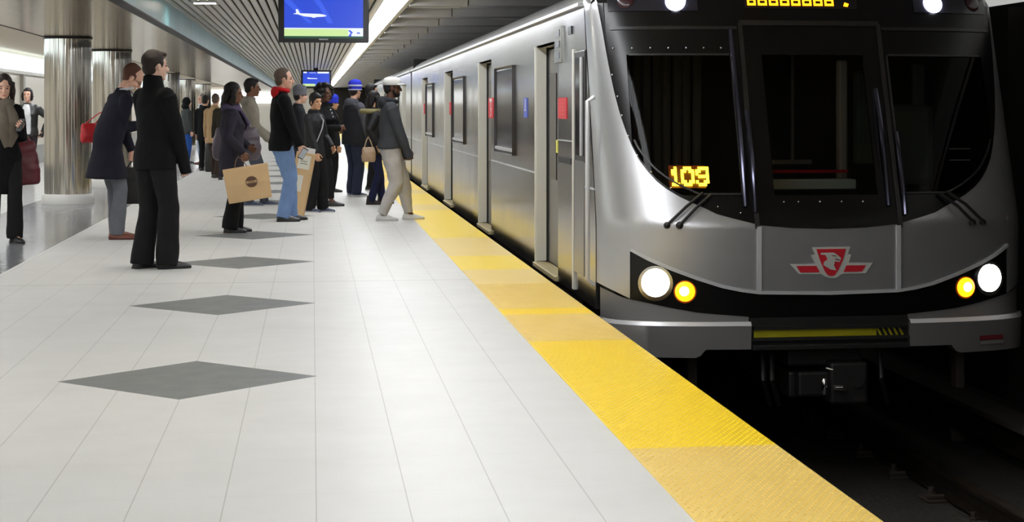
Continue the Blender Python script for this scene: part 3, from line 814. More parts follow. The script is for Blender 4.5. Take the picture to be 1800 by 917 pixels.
# centre step with yellow nosing
cs = MB().box(XC - 0.545, XC + 0.545, 11.44, 11.62, -0.275, -0.075).box(XC - 0.54, XC + 0.54, 11.38, 11.44, -0.285, -0.25, 0.006).box(XC - 0.53, XC + 0.53, 11.40, 11.46, -0.15, -0.13).box(XC - 0.545, XC + 0.545, 11.40, 11.46, -0.225, -0.205)
cso = cs.build('coupler_step', M_BLACKM, TR)
M_STEPY = mat('dull_yellow_paint', (170, 160, 12), 0.5); 
MB().box(XC - 0.525, XC + 0.32, 11.425, 11.44, -0.203, -0.152).build('step_nosing', M_STEPY, cso)
sp = MB()
for k in range(5):
    xa = XC + 0.345 + k * 0.038
    sp.prism([(xa, -0.203), (xa + 0.014, -0.203), (xa - 0.012, -0.152), (xa - 0.026, -0.152)], 11.425, 11.44, lambda u, v, d_: (u, d_, v))
sp.build('step_stripes', M_STEPY, cso)
# coupler
cp = MB().box(XC - 0.26, XC + 0.26, 11.55, 12.1, -0.42, -0.28, 0.02)
cp.box(XC + 0.0, XC + 0.26, 11.42, 11.75, -0.66, -0.38, 0.02).box(XC - 0.2, XC + 0.02, 11.5, 11.8, -0.62, -0.45, 0.02).box(XC - 0.24, XC + 0.28, 11.6, 13, -0.64, -0.46, 0.02)
cpo = cp.build('coupler', mat('dark_coupler_iron', (46, 44, 44), 0.45, metal=0.5), TR)
k_ = MB().tube([(XC + 0.18, 11.425, -0.5), (XC + 0.18, 11.40, -0.5)], 0.05, 16); k_.build('coupler_socket', M_BLACKM, cpo, True)
k_ = MB().lathe([(0.012, -0.06), (0.02, -0.05), (0.02, 0.04), (0.012, 0.05)], (XC - 0.05, 11.40, -0.53), 10).tube([(XC + 0.03, 11.42, -0.55), (XC + 0.08, 11.36, -0.54)], 0.022, 10).tube([(XC - 0.02, 11.45, -0.42), (XC + 0.02, 11.42, -0.43)], 0.01, 8)
k_.build('coupler_pins', M_CHROME, cpo, True)
for sx in (-0.42, -0.36, 0.40): MB().tube([(XC + sx, 11.6, -0.3), (XC + sx - 0.02, 11.5, -0.5), (XC + sx + 0.05, 11.6, -0.68), (XC + sx + 0.1, 12.0, -0.5)], 0.018, 8).build('air_hose', M_RUBBER, TR, True)
for sx in (1.0, -0.9): MB().box(XC + sx, XC + sx + 0.06, 11.75, 11.85, -0.62, -0.33).build('guard_iron', M_RUST, TR)

# emblem on the nose, traced as outline plates
def lx(px): return 0.013 + (px - 920) * (0.556 / 1590.0)
def lz(py): return 0.392 - (py - 150) * (0.207 / 620.0)
def plate(mb, poly, o0, o1): return mb.prism([(lx(a), lz(b)) for a, b in poly], o0, o1, lambda u, v, d_: fpt(u, v, d_))
em = MB()
plate(em, [(535, 150), (1300, 150), (1262, 250), (1235, 300), (1318, 305), (1262, 470), (1745, 478), (1600, 690), (1120, 690), (1085, 735), (1020, 768), (925, 778), (830, 760), (770, 730), (735, 690), (290, 690), (105, 490), (610, 482), (505, 305), (605, 300), (575, 250)], 0.001, 0.006)
emo = em.build('emblem', mat('white_emblem_enamel', (204, 206, 200), 0.35), TR)
er = MB()
plate(er, [(620, 190), (1205, 190), (1150, 400), (1060, 610), (985, 720), (915, 735), (850, 715), (790, 640), (700, 430)], 0.006, 0.009)
plate(er, [(225, 525), (620, 525), (690, 655), (310, 655)], 0.006, 0.009)
plate(er, [(1215, 525), (1605, 525), (1525, 650), (1160, 655)], 0.006, 0.009)
er.build('emblem_red', M_RED, emo)
ew = MB()
plate(ew, [(710, 265), (960, 262), (1020, 300), (1110, 375), (1075, 455), (985, 440), (965, 520), (1015, 620), (900, 600), (760, 510), (770, 450), (840, 400), (800, 310), (705, 300)], 0.009, 0.0115)
ew.build('emblem_script', mat('white_emblem_enamel', (204, 206, 200), 0.35), emo)
el = MB()
plate(el, [(905, 312), (1000, 322), (1030, 345), (935, 332)], 0.0115, 0.0135); plate(el, [(985, 380), (1080, 405), (1070, 425), (985, 398)], 0.0115, 0.0135)
el.build('emblem_script_gap', mat('dark_red_enamel', (120, 40, 40), 0.4), emo)

# --- trailing car
T2 = empty('subway_car', (XC, 46, -1.1), 'plain second car of the silver train, coupled behind the lead car', 'train')
car_sides(T2, [y_ + 23.0 for y_ in DOORS], [(a + 23.0, b + 23.0) for a, b in WINS], 35.0, 57.6, False)
MB().box(XC - 1.3, XC + 1.3, 34.6, 35.0, -0.1, 2.25).build('gangway_bellows', M_RUBBER, T2)
# ------------------------------------------------------------------ hanging screens
def screen(loc, label, content):
    t = empty('television_screen', loc, label, 'screen', 'information screens hanging from the platform ceiling')
    X_, Y_, Z_ = loc                     # bottom centre of the casing
    wd, ht = 0.95, 0.575
    MB().box(X_ - wd / 2, X_ + wd / 2, Y_, Y_ + 0.075, Z_, Z_ + ht, 0.012).build('casing', mat('black_screen_casing', (22, 21, 24), 0.3), t)
    MB().box(X_ - 0.06, X_ + 0.06, Y_ + 0.03, Y_ + 0.08, Z_ + ht - 0.01, CZ + 0.1).build('ceiling_mount', M_BLACKM, t)
    MB().box(X_ - 0.05, X_ + 0.045, Y_ - 0.003, Y_, Z_ + 0.028, Z_ + 0.042).build('maker_badge', mat('grey_badge', (150, 150, 152), 0.4), t)
    a, b, c, d_ = X_ - wd / 2 + 0.062, X_ + wd / 2 - 0.062, Z_ + 0.068, Z_ + ht - 0.05
    pn = MB().box(a, b, Y_ - 0.004, Y_ + 0.001, c, d_).build('display', glow('blue_display', (40, 76, 216), 1.0), t)
    P = lambda u, v: (a + (b - a) * u, c + (d_ - c) * v)
    def shape(name, polys, m, lift=0.0065):
        mb = MB()
        for q in polys: mb.prism([P(u, v) for u, v in q], Y_ - lift, Y_ - lift + 0.0025, lambda u, v, d: (u, d, v))
        mb.build(name, m, pn)
    W = glow('white_pixels', (238, 244, 255), 1.0); GR = glow('pale_green_pixels', (206, 236, 160), 1.0); DG = glow('dark_green_pixels', (24, 84, 60), 0.8)
    LB = glow('mid_blue_pixels', (58, 96, 236), 1.0)
    if content == 'plane':
        shape('blue_swirl', [[(0.55, 0.30), (0.62, 0.30), (0.5, 0.7), (0.4, 0.99), (0.3, 0.99), (0.45, 0.65)], [(0.3, 0.3), (0.36, 0.3), (0.1, 0.8), (0.0, 0.95), (0.0, 0.8)]], LB, 0.0055)
        shape('news_bar', [[(0, 0.0), (0.81, 0.0), (0.81, 0.165), (0, 0.165)]], GR)
        shape('bar_under_strip', [[(0, -0.05), (1, -0.05), (1, -0.002), (0, -0.002)]], DG)  # dark green strip along the foot of the news bar
        shape('bar_end', [[(0.81, 0.0), (1, 0.0), (1, 0.165), (0.81, 0.165)]], W)
        shape('bar_top', [[(0, 0.165), (1, 0.165), (1, 0.19), (0, 0.19)]], W)
        shape('bar_mark', [[(0.81, 0.0), (0.85, 0.0), (0.85, 0.05), (0.87, 0.09), (0.83, 0.15), (0.81, 0.13), (0.84, 0.08)], [(0.92, 0.06), (0.96, 0.06), (0.96, 0.09), (0.92, 0.09)]], LB, 0.0085)
        shape('aeroplane', [[(0.17, 0.50), (0.25, 0.455), (0.34, 0.44), (0.37, 0.42), (0.41, 0.44), (0.50, 0.45), (0.54, 0.47), (0.50, 0.50), (0.44, 0.515), (0.20, 0.525), (0.17, 0.62), (0.145, 0.62), (0.15, 0.535), (0.11, 0.51)]], W)
    else:
        shape('news_bar', [[(0, 0.0), (0.45, 0.0), (0.45, 0.17), (0, 0.17)]], GR)
        shape('bar_end', [[(0.45, 0.0), (1, 0.0), (1, 0.14), (0.45, 0.14)]], glow('pale_blue_pixels', (150, 176, 240), 1.0))
        shape('top_bar', [[(0.02, 0.90), (0.15, 0.90), (0.15, 1.0), (0.02, 1.0)], [(0.55, 0.88), (0.98, 0.88), (0.98, 1.0), (0.55, 1.0)], [(0.24, 0.91), (0.5, 0.91), (0.5, 0.94), (0.24, 0.94)]], W)
        shape('headline', [[(0.17, 0.52), (0.21, 0.50), (0.26, 0.5), (0.54, 0.5), (0.54, 0.55), (0.26, 0.57), (0.22, 0.6), (0.17, 0.6)]], W)
screen((0.12, 18.82, 2.02), 'large hanging screen with white aeroplane on blue, nearest above the platform', 'plane')
screen((0.12, 56.1, 1.985), 'small distant hanging screen with blue picture, further along the ceiling', 'news')
# ------------------------------------------------------------------ people
def remesh(mb, voxel, smooth=3, wrinkle=0.0, wf=1.0, seed=0, extra=None):
    """fuse overlapping closed shapes into one continuous surface"""
    me = bpy.data.meshes.new('tmp'); me.from_pydata(mb.v, [], mb.f)
    bm = bmesh.new(); bm.from_mesh(me); bmesh.ops.recalc_face_normals(bm, faces=bm.faces[:]); bm.to_mesh(me); bm.free()
    o = bpy.data.objects.new('tmp', me); COL.objects.link(o)
    r = o.modifiers.new('r', 'REMESH'); r.mode = 'VOXEL'; r.voxel_size = voxel; r.use_smooth_shade = True
    if smooth:
        s_ = o.modifiers.new('s', 'SMOOTH'); s_.factor = 0.5; s_.iterations = smooth
    dg = bpy.context.evaluated_depsgraph_get()
    out = bpy.data.meshes.new_from_object(o.evaluated_get(dg))
    bpy.data.objects.remove(o); bpy.data.meshes.remove(me)
    n = len(out.vertices)
    if wrinkle and n:
        co = np.empty(n * 3, np.float32); out.vertices.foreach_get('co', co); co = co.reshape(-1, 3)
        no = np.empty(n * 3, np.float32); out.vertices.foreach_get('normal', no); no = no.reshape(-1, 3)
        x, y, z = co.T; q = seed * 1.7
        d = (np.sin(21 * wf * z + 9 * np.sin(6 * x + q) + 7 * y + q) * 0.5 + np.sin(37 * wf * z - 14 * x + 11 * np.sin(5 * y + q) + 2 * q) * 0.35 + np.sin(17 * x + 19 * y + 8 * z + q) * 0.35)
        co = co + no * (d * wrinkle)[:, None]
        out.vertices.foreach_set('co', co.astype(np.float32).ravel())
    out.polygons.foreach_set('use_smooth', [True] * len(out.polygons))
    out.update()
    return out
def child(name, me, m, parent):
    me.name = name
    me.materials.clear(); me.materials.append(m)
    o = bpy.data.objects.new(name, me); COL.objects.link(o); o.parent = parent
    return o
def V3(*a): return Vector(a if len(a) == 3 else a[0])
def ik(a, b, l1, l2, pole):
    a, b, pole = Vector(a), Vector(b), Vector(pole)
    d = b - a; L = d.length
    if L > (l1 + l2) * 0.999: b = a + d * ((l1 + l2) * 0.999 / L); d = b - a; L = d.length
    t = d / L
    c = (l1 * l1 - l2 * l2 + L * L) / (2 * L)
    h = math.sqrt(max(l1 * l1 - c * c, 0))
    n = pole - t * pole.dot(t)
    n = n.normalized() if n.length > 1e-5 else t.orthogonal().normalized()
    return a + t * c + n * h, b
SKIN = {'fair': (226, 178, 154), 'pale': (232, 190, 168), 'tan': (206, 158, 124), 'dark': (92, 62, 48), 'brown': (118, 82, 62)}
def skin(k): return mat('skin_' + k, SKIN[k], 0.5, spec=0.35, mott=0.08, mscale=14)
HAIR = {'black': (18, 15, 14), 'darkbrown': (40, 29, 24), 'redbrown': (92, 58, 44), 'grey': (140, 134, 128), 'greybrown': (92, 78, 68)}
def hairm(k): return mat('hair_' + k, HAIR[k], 0.55, spec=0.3, bump=0.5, bscale=120, mott=0.3, mscale=40)

def add_hand(mb, W, d, n, s, curl, k=1.0):
    """palm, four fingers and a thumb from wrist W; d along the hand, n palm normal, s thumb side"""
    W, d, n, s = Vector(W), Vector(d).normalized(), Vector(n), Vector(s)
    n = (n - d * n.dot(d)).normalized(); s = (s - d * s.dot(d) - n * s.dot(n)).normalized()
    R = []
    for t, hw_, th in ((0.0, 0.026, 0.019), (0.03, 0.034, 0.017), (0.06, 0.04, 0.015), (0.088, 0.04, 0.013)):
        c = W + d * t
        R.append([c + s * (hw_ * math.cos(2 * PI * q / 12)) + n * (th * math.sin(2 * PI * q / 12)) for q in range(12)])
    mb.rings(R)
    tips = []
    for i, L in enumerate((0.068, 0.076, 0.071, 0.055)):
        b = W + d * 0.08 + s * (0.031 - 0.0205 * i)
        f = (d + s * (0.10 - 0.07 * i)).normalized()
        pts = [b]; ang = curl * 0.6
        for q in (0.45, 0.3, 0.25):
            dr = f * math.cos(ang) + n * math.sin(ang)
            pts.append(pts[-1] + dr * L * q); ang += curl
        mb.tube(pts, [0.0092, 0.009, 0.0082, 0.0062], 8); mb.ball(pts[-1], 0.0066, 8, 5)
        tips.append(pts[-1])
    b = W + d * 0.022 + s * 0.026
    p1 = b + (d * 0.5 + s * 0.62 + n * 0.35).normalized() * 0.036
    p2 = p1 + (d * 0.85 + s * 0.12 + n * (0.3 + 0.35 * min(curl, 1))).normalized() * 0.03
    p3 = p2 + (d * 0.85 - s * 0.1 + n * (0.35 + 0.35 * min(curl, 1))).normalized() * 0.022
    mb.tube([b, p1, p2, p3], [0.014, 0.0118, 0.0095, 0.0075], 8); mb.ball(p3, 0.0078, 8, 5)

def person(p):
    """build one standing figure from a dictionary of proportions, pose and clothes; returns world hand positions"""
    H = p['H']; K = H / 1.75
    root = empty('person', (p['at'][0], p['at'][1], 0), p['label'], 'person', p.get('group'), math.radians(p['face']))
    seed = p.get('seed', 1); vx = p.get('voxel', 0.0055)
    bulk = p.get('bulk', 1.0); lean = p.get('lean', 0.0); belly = p.get('belly', 0.0)
    fem = p.get('fem', False)
    # feet, pelvis
    feet = p.get('feet', ((0.03, 0.10, 8), (-0.02, -0.10, -8)))
    hipw = 0.088 if not fem else 0.085
    pz = 0.925
    anks = []
    for (fx, fy, fa), sd in zip(feet, (1, -1)):
        anks.append(Vector((fx, fy, 0.085)))
        dh = math.hypot(fx, fy - sd * hipw)
        pz = min(pz, math.sqrt(max(0.822 ** 2 - dh ** 2, 0.2)) + 0.085 + 0.018)
    def sx(zr): return lean * max(0.0, zr / 0.51) ** 1.25
    knees = []
    for a_, sd in zip(anks, (1, -1)):
        kn, _ = ik((0, sd * hipw, pz - 0.02), a_, 0.415, 0.41, (1, sd * 0.08, 0))
        knees.append(kn)
    sh_w = (0.178 if not fem else 0.158) * bulk
    shs = [Vector((sx(0.47) - 0.005, sd * sh_w, pz + 0.462)) for sd in (1, -1)]
    arms = []
    dflt = ((0.05, 0.25, 0.80), (0.05, -0.25, 0.80))
    for i, sd in enumerate((1, -1)):
        h = Vector(p.get('hands', dflt)[i] or dflt[i])
        pole = p.get('poles', ((-1, 0.35, -0.2), (-1, -0.35, -0.2)))[i]
        el, wr = ik(shs[i], h, 0.285, 0.255, pole)
        arms.append((el, wr))
    neck0 = Vector((sx(0.55) - 0.012, 0, pz + 0.535))
    hx, hp, hy = p.get('headx', 0.0), math.radians(p.get('pitch', 0)), math.radians(p.get('yaw', 0))
    HC = Vector((sx(0.6) + 0.03 + hx, p.get('heady', 0.0), pz + 0.70 + p.get('headz', 0.0)))
    HM = Matrix.Rotation(hy, 3, 'Z') @ Matrix.Rotation(hp, 3, 'Y') @ Matrix.Rotation(math.radians(p.get('roll', 0)), 3, 'X')
    hd = lambda x, y, z: HC + HM @ Vector((x, y, z))
    # ---- body
    mb = MB()
    def ringz(zr, a, b, n=18, cx=0.0, y=0.0):
        return [(sx(zr) + cx + a * math.cos(2 * PI * q / n), y + b * math.sin(2 * PI * q / n), pz + zr) for q in range(n)]
    mb.rings([ringz(zr, a, b * bulk) for zr, a, b in ((-0.1, .06, .1), (0, .085, .135), (.14, .08, .12), (.32, .09, .145), (.43, .085, .14), (.49, .065, .11), (.53, .05, .062), (.56, .045, .05))])
    nk = p.get('neckr', 0.052 if not fem else 0.045)
    mb.tube([neck0 + Vector((0, 0, -0.03)), neck0 * 0.5 + hd(-0.025, 0, -0.08) * 0.5, hd(-0.015, 0, -0.04)], [nk * 1.15, nk, nk], 14)
    fw = p.get('facew', 1.0)
    mb.ball(hd(-0.008, 0, 0.03), (0.094, 0.074 * fw, 0.094), 22, 16, HM)
    mb.ball(hd(0.022, 0, -0.03), (0.066, 0.060 * fw, 0.082), 18, 12, HM)
    mb.ball(hd(0.030, 0, -0.072), (0.052, 0.050 * fw, 0.045), 16, 10, HM)
    mb.ball(hd(0.066, 0, -0.098), (0.020, 0.026, 0.018), 10, 8, HM)
    mb.ball(hd(0.072, 0, 0.026), (0.020, 0.052, 0.013), 14, 8, HM)
    for q in (-1, 1):
        mb.ball(hd(0.058, q * 0.036, -0.026), (0.026, 0.022, 0.022), 10, 8, HM)
        mb.ball(hd(-0.004, q * 0.075 * fw, -0.008), (0.020, 0.012, 0.032), 10, 8, HM)
    mb.tube([hd(0.084, 0, 0.014), hd(0.099, 0, -0.012), hd(0.110, 0, -0.028)], [0.010, 0.0115, 0.0125], 8)
    mb.ball(hd(0.104, 0, -0.032), (0.014, 0.018, 0.010), 10, 6, HM)
    mb.ball(hd(0.084, 0, -0.058), (0.011, 0.024, 0.0075), 10, 6, HM)
    mb.ball(hd(0.081, 0, -0.070), (0.011, 0.021, 0.008), 10, 6, HM)
    for i, sd in enumerate((1, -1)):
        el, wr = arms[i]
        mb.tube([shs[i], shs[i].lerp(el, 0.5), el, el.lerp(wr, 0.35), wr], [0.040, 0.040, 0.036, 0.037, 0.027], 12); mb.ball(shs[i] + Vector((0, -sd * 0.012, -0.008)), 0.042, 12, 8); mb.ball(el, 0.038, 10, 8)
        hn = p.get('handn', (None, None))[i]
        d_ = (wr - el).normalized()
        dv = p.get('handd', (None, None))[i]
        if dv: d_ = Vector(dv).normalized()
        n_ = Vector(hn) if hn else Vector((0, -sd, 0))
        ths = p.get('thumb', (None, None))[i]
        s_ = Vector(ths) if ths else (Vector((1, 0, 0)) if abs(d_.x) < 0.8 else Vector((0, 0, 1)))
        add_hand(mb, wr, d_, n_, s_, p.get('curl', (0.5, 0.5))[i])
        hip = Vector((0, sd * hipw, pz - 0.03))
        mb.tube([hip, hip.lerp(knees[i], 0.5), knees[i], knees[i].lerp(anks[i], 0.35), anks[i]], [0.075, 0.062, 0.047, 0.048, 0.034], 12); mb.ball(knees[i], 0.047, 10, 8)
        fa = math.radians(feet[i][2]); fd = Vector((math.cos(fa), math.sin(fa), 0))
        mb.tube([anks[i], anks[i] + fd * 0.05 + Vector((0, 0, -0.04)), anks[i] + fd * 0.12 + Vector((0, 0, -0.055))], [0.034, 0.03, 0.022], 10)
    def fin(mbx): 
        mbx.v = [(a * K, b * K, c * K) for a, b, c in mbx.v]; return mbx
    body = child('body', remesh(fin(mb), vx, 2), skin(p.get('skin', 'fair')), root)
    # ---- face details
    for q in (-1, 1):
        e = MB().ball(hd(0.0765, q * 0.031, 0.003), (0.0115, 0.0105, 0.0060), 10, 6, HM); child('eye', simple(fin(e)), mat('eye_dark', (46, 36, 32), 0.25), root)
        e = MB().tube([hd(0.086, q * 0.014, 0.024), hd(0.087, q * 0.032, 0.029), hd(0.074, q * 0.051, 0.023)], 0.0034, 6); child('eyebrow', simple(fin(e)), hairm(p.get('brow', p.get('hairc', 'black'))), root)
    e = MB().ball(hd(0.0905, 0, -0.0635), (0.006, 0.021, 0.006), 10, 6, HM); child('mouth', simple(fin(e)), mat('lips_' + p.get('skin', 'fair'), tuple(int(v * f) for v, f in zip(SKIN[p.get('skin', 'fair')], (0.8, 0.6, 0.6))), 0.45), root)
    # ---- hair
    hs = p.get('hair', 'short')
    if hs:
        hb = MB()
        if hs in ('short', 'receding', 'buzz'):
            off = {'short': 0.0, 'receding': -0.030, 'buzz': -0.002}[hs]; th = {'short': 1.0, 'receding': 0.97, 'buzz': 0.978}[hs]
            hb.ball(hd(-0.020 + off, 0, 0.044), (0.098 * th, 0.080 * fw * th, 0.094 * th), 22, 14, HM)
            hb.ball(hd(-0.050, 0, -0.010), (0.058 * th, 0.070 * fw, 0.072), 16, 10, HM)
            for q in (-1, 1): hb.ball(hd(0.012 + off * 0.3, q * 0.068 * fw, 0.018), (0.026, 0.012, 0.034), 8, 6, HM)
            if hs == 'short': hb.ball(hd(0.045, 0, 0.095), (0.05, 0.055, 0.026), 14, 8, HM)
        elif hs == 'bangs':
            hb.ball(hd(-0.018, 0, 0.045), (0.100, 0.083 * fw, 0.096), 22, 14, HM)
            hb.ball(hd(0.046, 0, 0.078), (0.048, 0.064, 0.036), 14, 8, HM)
            hb.ball(hd(-0.045, 0, -0.01), (0.062, 0.076, 0.08), 14, 8, HM)
            for q in (-1, 1): hb.ball(hd(0.012, q * 0.072, 0.02), (0.034, 0.014, 0.05), 8, 6, HM)
        elif hs == 'long':
            hb.ball(hd(-0.024, 0, 0.045), (0.101, 0.086 * fw, 0.096), 22, 14, HM)
            hb.tube([hd(-0.06, 0, 0.02), hd(-0.085, 0, -0.08), hd(-0.10, 0, -0.19)], [0.085, 0.08, 0.05], 14, flat=0.7, ref=(0, 1, 0))
            for q in (-1, 1): hb.tube([hd(0.0, q * 0.075, 0.05), hd(0.012, q * 0.088, -0.04), hd(-0.005, q * 0.085, -0.15)], [0.034, 0.032, 0.022], 10)
        elif hs == 'bob':
            hb.ball(hd(-0.026, 0, 0.045), (0.101, 0.085 * fw, 0.095), 22, 14, HM)
            hb.ball(hd(0.032, 0, 0.088), (0.055, 0.062, 0.026), 14, 8, HM)
            for q in (-1, 1): hb.tube([hd(0.01, q * 0.074, 0.05), hd(0.02, q * 0.088, -0.03), hd(0.012, q * 0.08, -0.10)], [0.028, 0.026, 0.018], 10)
            hb.ball(hd(-0.06, 0, -0.03), (0.06, 0.084, 0.10), 14, 8, HM)
        elif hs == 'curly':
            r2 = random.Random(3)
            for q in range(70):
                a = r2.uniform(0, 2 * PI); e_ = r2.uniform(-0.9, 1.3)
                c = (-0.035 + 0.125 * math.cos(e_) * math.cos(a), 0.13 * math.cos(e_) * math.sin(a), 0.035 + 0.11 * math.sin(e_))
                if c[0] > 0.035 and c[2] < 0.075: continue
                hb.ball(hd(*c), r2.uniform(0.028, 0.042), 8, 6)
            hb.ball(hd(-0.03, 0, 0.04), (0.105, 0.10, 0.10), 16, 10, HM)
        child('hair', remesh(fin(hb), vx * 1.1, 1, 0.0025, 3.0, seed), hairm(p.get('hairc', 'black')), root)
    if p.get('beard'):
        bb = MB().ball(hd(0.048, 0, -0.085), (0.045, 0.052 * fw, 0.032), 14, 8, HM)
        for q in (-1, 1): bb.tube([hd(0.012, q * 0.066 * fw, -0.01), hd(0.02, q * 0.060 * fw, -0.06), hd(0.055, q * 0.036, -0.098)], [0.010, 0.014, 0.016], 8)
        child('beard', remesh(fin(bb), vx, 1, 0.0015, 3, seed), hairm('black'), root)
    hat = p.get('hat')
    if hat and hat[0] == 'beanie':
        hm = MB()
        ring = lambda r, z, c: [hd(-0.006 + r * 1.06 * math.cos(2 * PI * q / 28), r * 0.96 * math.sin(2 * PI * q / 28), z) for q in range(28)]
        prof = [(0.090, 0.008), (0.100, 0.012), (0.105, 0.05), (0.102, 0.055), (0.107, 0.09), (0.103, 0.125), (0.084, 0.158), (0.045, 0.178), (0.004, 0.184)]
        hm.rings([ring(r, z, 0) for r, z in prof])
        ho_ = child('hat', simple(fin(hm)), cloth('knit_' + hat[1], hat[2]), root)
        if len(hat) > 3:
            for za, zb, ra, rb in ((0.012, 0.028, 0.104, 0.108), (0.072, 0.096, 0.109, 0.1105)):
                st = MB().rings([ring(ra, za, 0), ring(ra + 0.003, (za + zb) / 2, 0), ring(rb, zb, 0)]); child('hat_stripe', simple(fin(st)), cloth('knit_white', hat[3]), ho_)
    if hat and hat[0] == 'cap':
        hm = MB()
        ring = lambda r, z: [hd(-0.008 + r * 1.08 * math.cos(2 * PI * q / 28), r * 0.94 * math.sin(2 * PI * q / 28), z) for q in range(28)]
        hm.rings([ring(r, z) for r, z in [(0.097, 0.032), (0.1, 0.036), (0.102, 0.065), (0.097, 0.092), (0.08, 0.116), (0.045, 0.13), (0.004, 0.133)]])
        hm.ball(hd(-0.008, 0, 0.135), 0.008, 8, 6)
        ho_ = child('cap', simple(fin(hm)), cloth('cap_cloth', hat[1]), root)
        br = MB(); rows = []
        for i in range(7):
            row = []
            for j in range(13):
                a = (j / 12.0 - 0.5) * 2.3; r = 0.098 + 0.075 * i / 6.0 * math.cos(a * 0.62)
                row.append(hd(-0.008 + r * 1.08 * math.cos(a), r * 0.94 * math.sin(a), 0.046 - 0.006 * (i / 6.0) - 0.012 * abs(math.sin(a)) ** 2))
            rows.append(row)
        br.grid(rows); br.grid([[q + HM @ Vector((0, 0, 0.006)) for q in r_] for r_ in rows])
        child('cap_brim', simple(fin(br)), cloth('cap_cloth', hat[1]), ho_)
    # ---- trousers
    lw = p.get('legw', 1.0); fl = p.get('flare', 1.0); pc = p['pants']
    tb_ = MB()
    hipk = p.get('hips', 1.0) * (0.5 + 0.5 * bulk)
    tb_.rings([ringz(zr, a * hipk, b * hipk) for zr, a, b in ((.12, .105, .15), (.05, .115, .163), (-.02, .12, .172), (-.08, .115, .165))])
    for i, sd in enumerate((1, -1)):
        hip = Vector((0, sd * hipw, pz - 0.03)); kn, an = knees[i], anks[i]
        end = Vector((an.x - 0.004, an.y, p.get('pantz', 0.045)))
        tb_.tube([hip, hip.lerp(kn, 0.4), kn, kn.lerp(end, 0.4), kn.lerp(end, 0.85), end], [0.094 * lw, 0.085 * lw, 0.068 * lw, 0.066 * lw * (fl * .4 + .6), 0.062 * lw * fl, 0.06 * lw * fl], 16)
    child('trousers', remesh(fin(tb_), max(0.008, vx * 1.4), 4, p.get('pwr', 0.0035), p.get('pwf', 1.0), seed + 3), pc, root)
    # ---- shoes
    for i, sd in enumerate((1, -1)):
        fa = math.radians(feet[i][2]); RM = Matrix.Rotation(fa, 3, 'Z')
        fp = lambda x, y, z: Vector((anks[i].x, anks[i].y, 0)) + RM @ Vector((x, y, z))
        up, so = MB(), MB()
        hi = p.get('boot', 0.0)
        secs = [(-0.075, .026, .05), (-0.062, .036, .078 + hi), (-0.02, .040, .088 + hi), (0.03, .042, .086 + hi * 0.6), (0.075, .045, .066), (0.12, .047, .052), (0.155, .042, .044), (0.180, .030, .036), (0.192, .012, .026)]
        R = []
        for x, w_, h_ in secs:
            R.append([fp(x, w_ * math.cos(t_) * (1 if math.sin(t_) < 0.5 else 0.92), 0.012 + (h_ - 0.012) * max(0, math.sin(t_)) ** 0.8) for t_ in [PI * q / 9.0 for q in range(10)]] + [fp(x, -w_ * 0.9, 0.008), fp(x, w_ * 0.9, 0.008)])
        up.rings(R)
        so_h = p.get('soleh', 0.016)
        so.rings([[fp(x - 0.003, w_ + 0.003, 0.0005), fp(x - 0.003, w_ + 0.004, so_h), fp(x - 0.003, -w_ - 0.004, so_h), fp(x - 0.003, -w_ - 0.003, 0.0005)] for x, w_, h_ in secs])
        sh = child('shoe', simple(fin(up)), p['shoes'], root)
        child('sole', simple(fin(so)), p.get('sole', M_RUBBER), sh)
    # ---- top garment
    hem = p.get('hem', 0.78) - pz
    mid = p.get('midk', 1.0); hw_ = p.get('hemk', 1.0)
    jb = MB()
    rows = [(hem, .128 * hw_, .178 * hw_ * bulk, 0), (min(hem + 0.10, 0.0), .132 * (hw_ * .6 + .4), .180 * bulk * (hw_ * .5 + .5), 0)]
    if hem < -0.15: rows.append((-0.02, .132, .178 * bulk, 0))
    rows += [(.12, (.124 + belly * .5) * mid, .165 * bulk * mid, belly * .6), (.24, .128 * mid + belly * .3, .172 * bulk, belly * .35), (.34, .128, .182 * bulk, 0.004), (.42, .118, .18 * bulk, 0), (.475, .100, .165 * bulk, -.004), (.505, .09, .135 * bulk, -.006), (.53, .08, .10, -.008), (.56, .07, .078, -.008)]
    if fem: rows = [(zr, a + (0.03 if 0.28 < zr < 0.4 else 0), b, cx + (0.022 if 0.28 < zr < 0.4 else 0)) for zr, a, b, cx in rows]
    rows = [(zr, max(a, 0.096 * lw + 0.028), max(b, hipw + 0.094 * lw + 0.012), cx) if zr <= 0.02 else (zr, a, b, cx) for zr, a, b, cx in rows]
    rows.sort()
    jb.rings([ringz(zr, a, b, 22, cx) for zr, a, b, cx in rows])
    sk = p.get('sleeve', 1.0)
    for i, sd in enumerate((1, -1)):
        el, wr = arms[i]; d_ = (wr - el).normalized()
        jb.ball(shs[i] + Vector((0, -sd * 0.016, -0.004)), 0.070 * sk, 14, 10)
        ext = wr + d_ * (0.10 if p.get('pocket', (0, 0))[i] else 0.0)
        jb.tube([shs[i], shs[i].lerp(el, 0.5), el, el.lerp(wr, 0.5), wr, ext + d_ * 0.008], [0.070 * sk, 0.064 * sk, 0.058 * sk, 0.055 * sk, 0.045 * sk, 0.044 * sk], 14); jb.ball(el, 0.060 * sk, 12, 8)
    col = p.get('collar', 0.05)
    if col:
        nb = neck0 + Vector((0.0, 0, 0.0)); tp = neck0.lerp(hd(-0.02, 0, -0.08), 0.6)
        jb.tube([nb + Vector((0, 0, -0.03)), nb + (tp - nb) * (col / 0.05) * 0.9], [0.088, 0.074], 18, flat=1.0)
    if p.get('hood'):
        jb.ball(neck0 + Vector((-0.075, 0, -0.01)), (0.055, 0.11, 0.07), 16, 10); jb.ball(neck0 + Vector((-0.02, 0, 0.0)), (0.10, 0.115, 0.045), 16, 10)
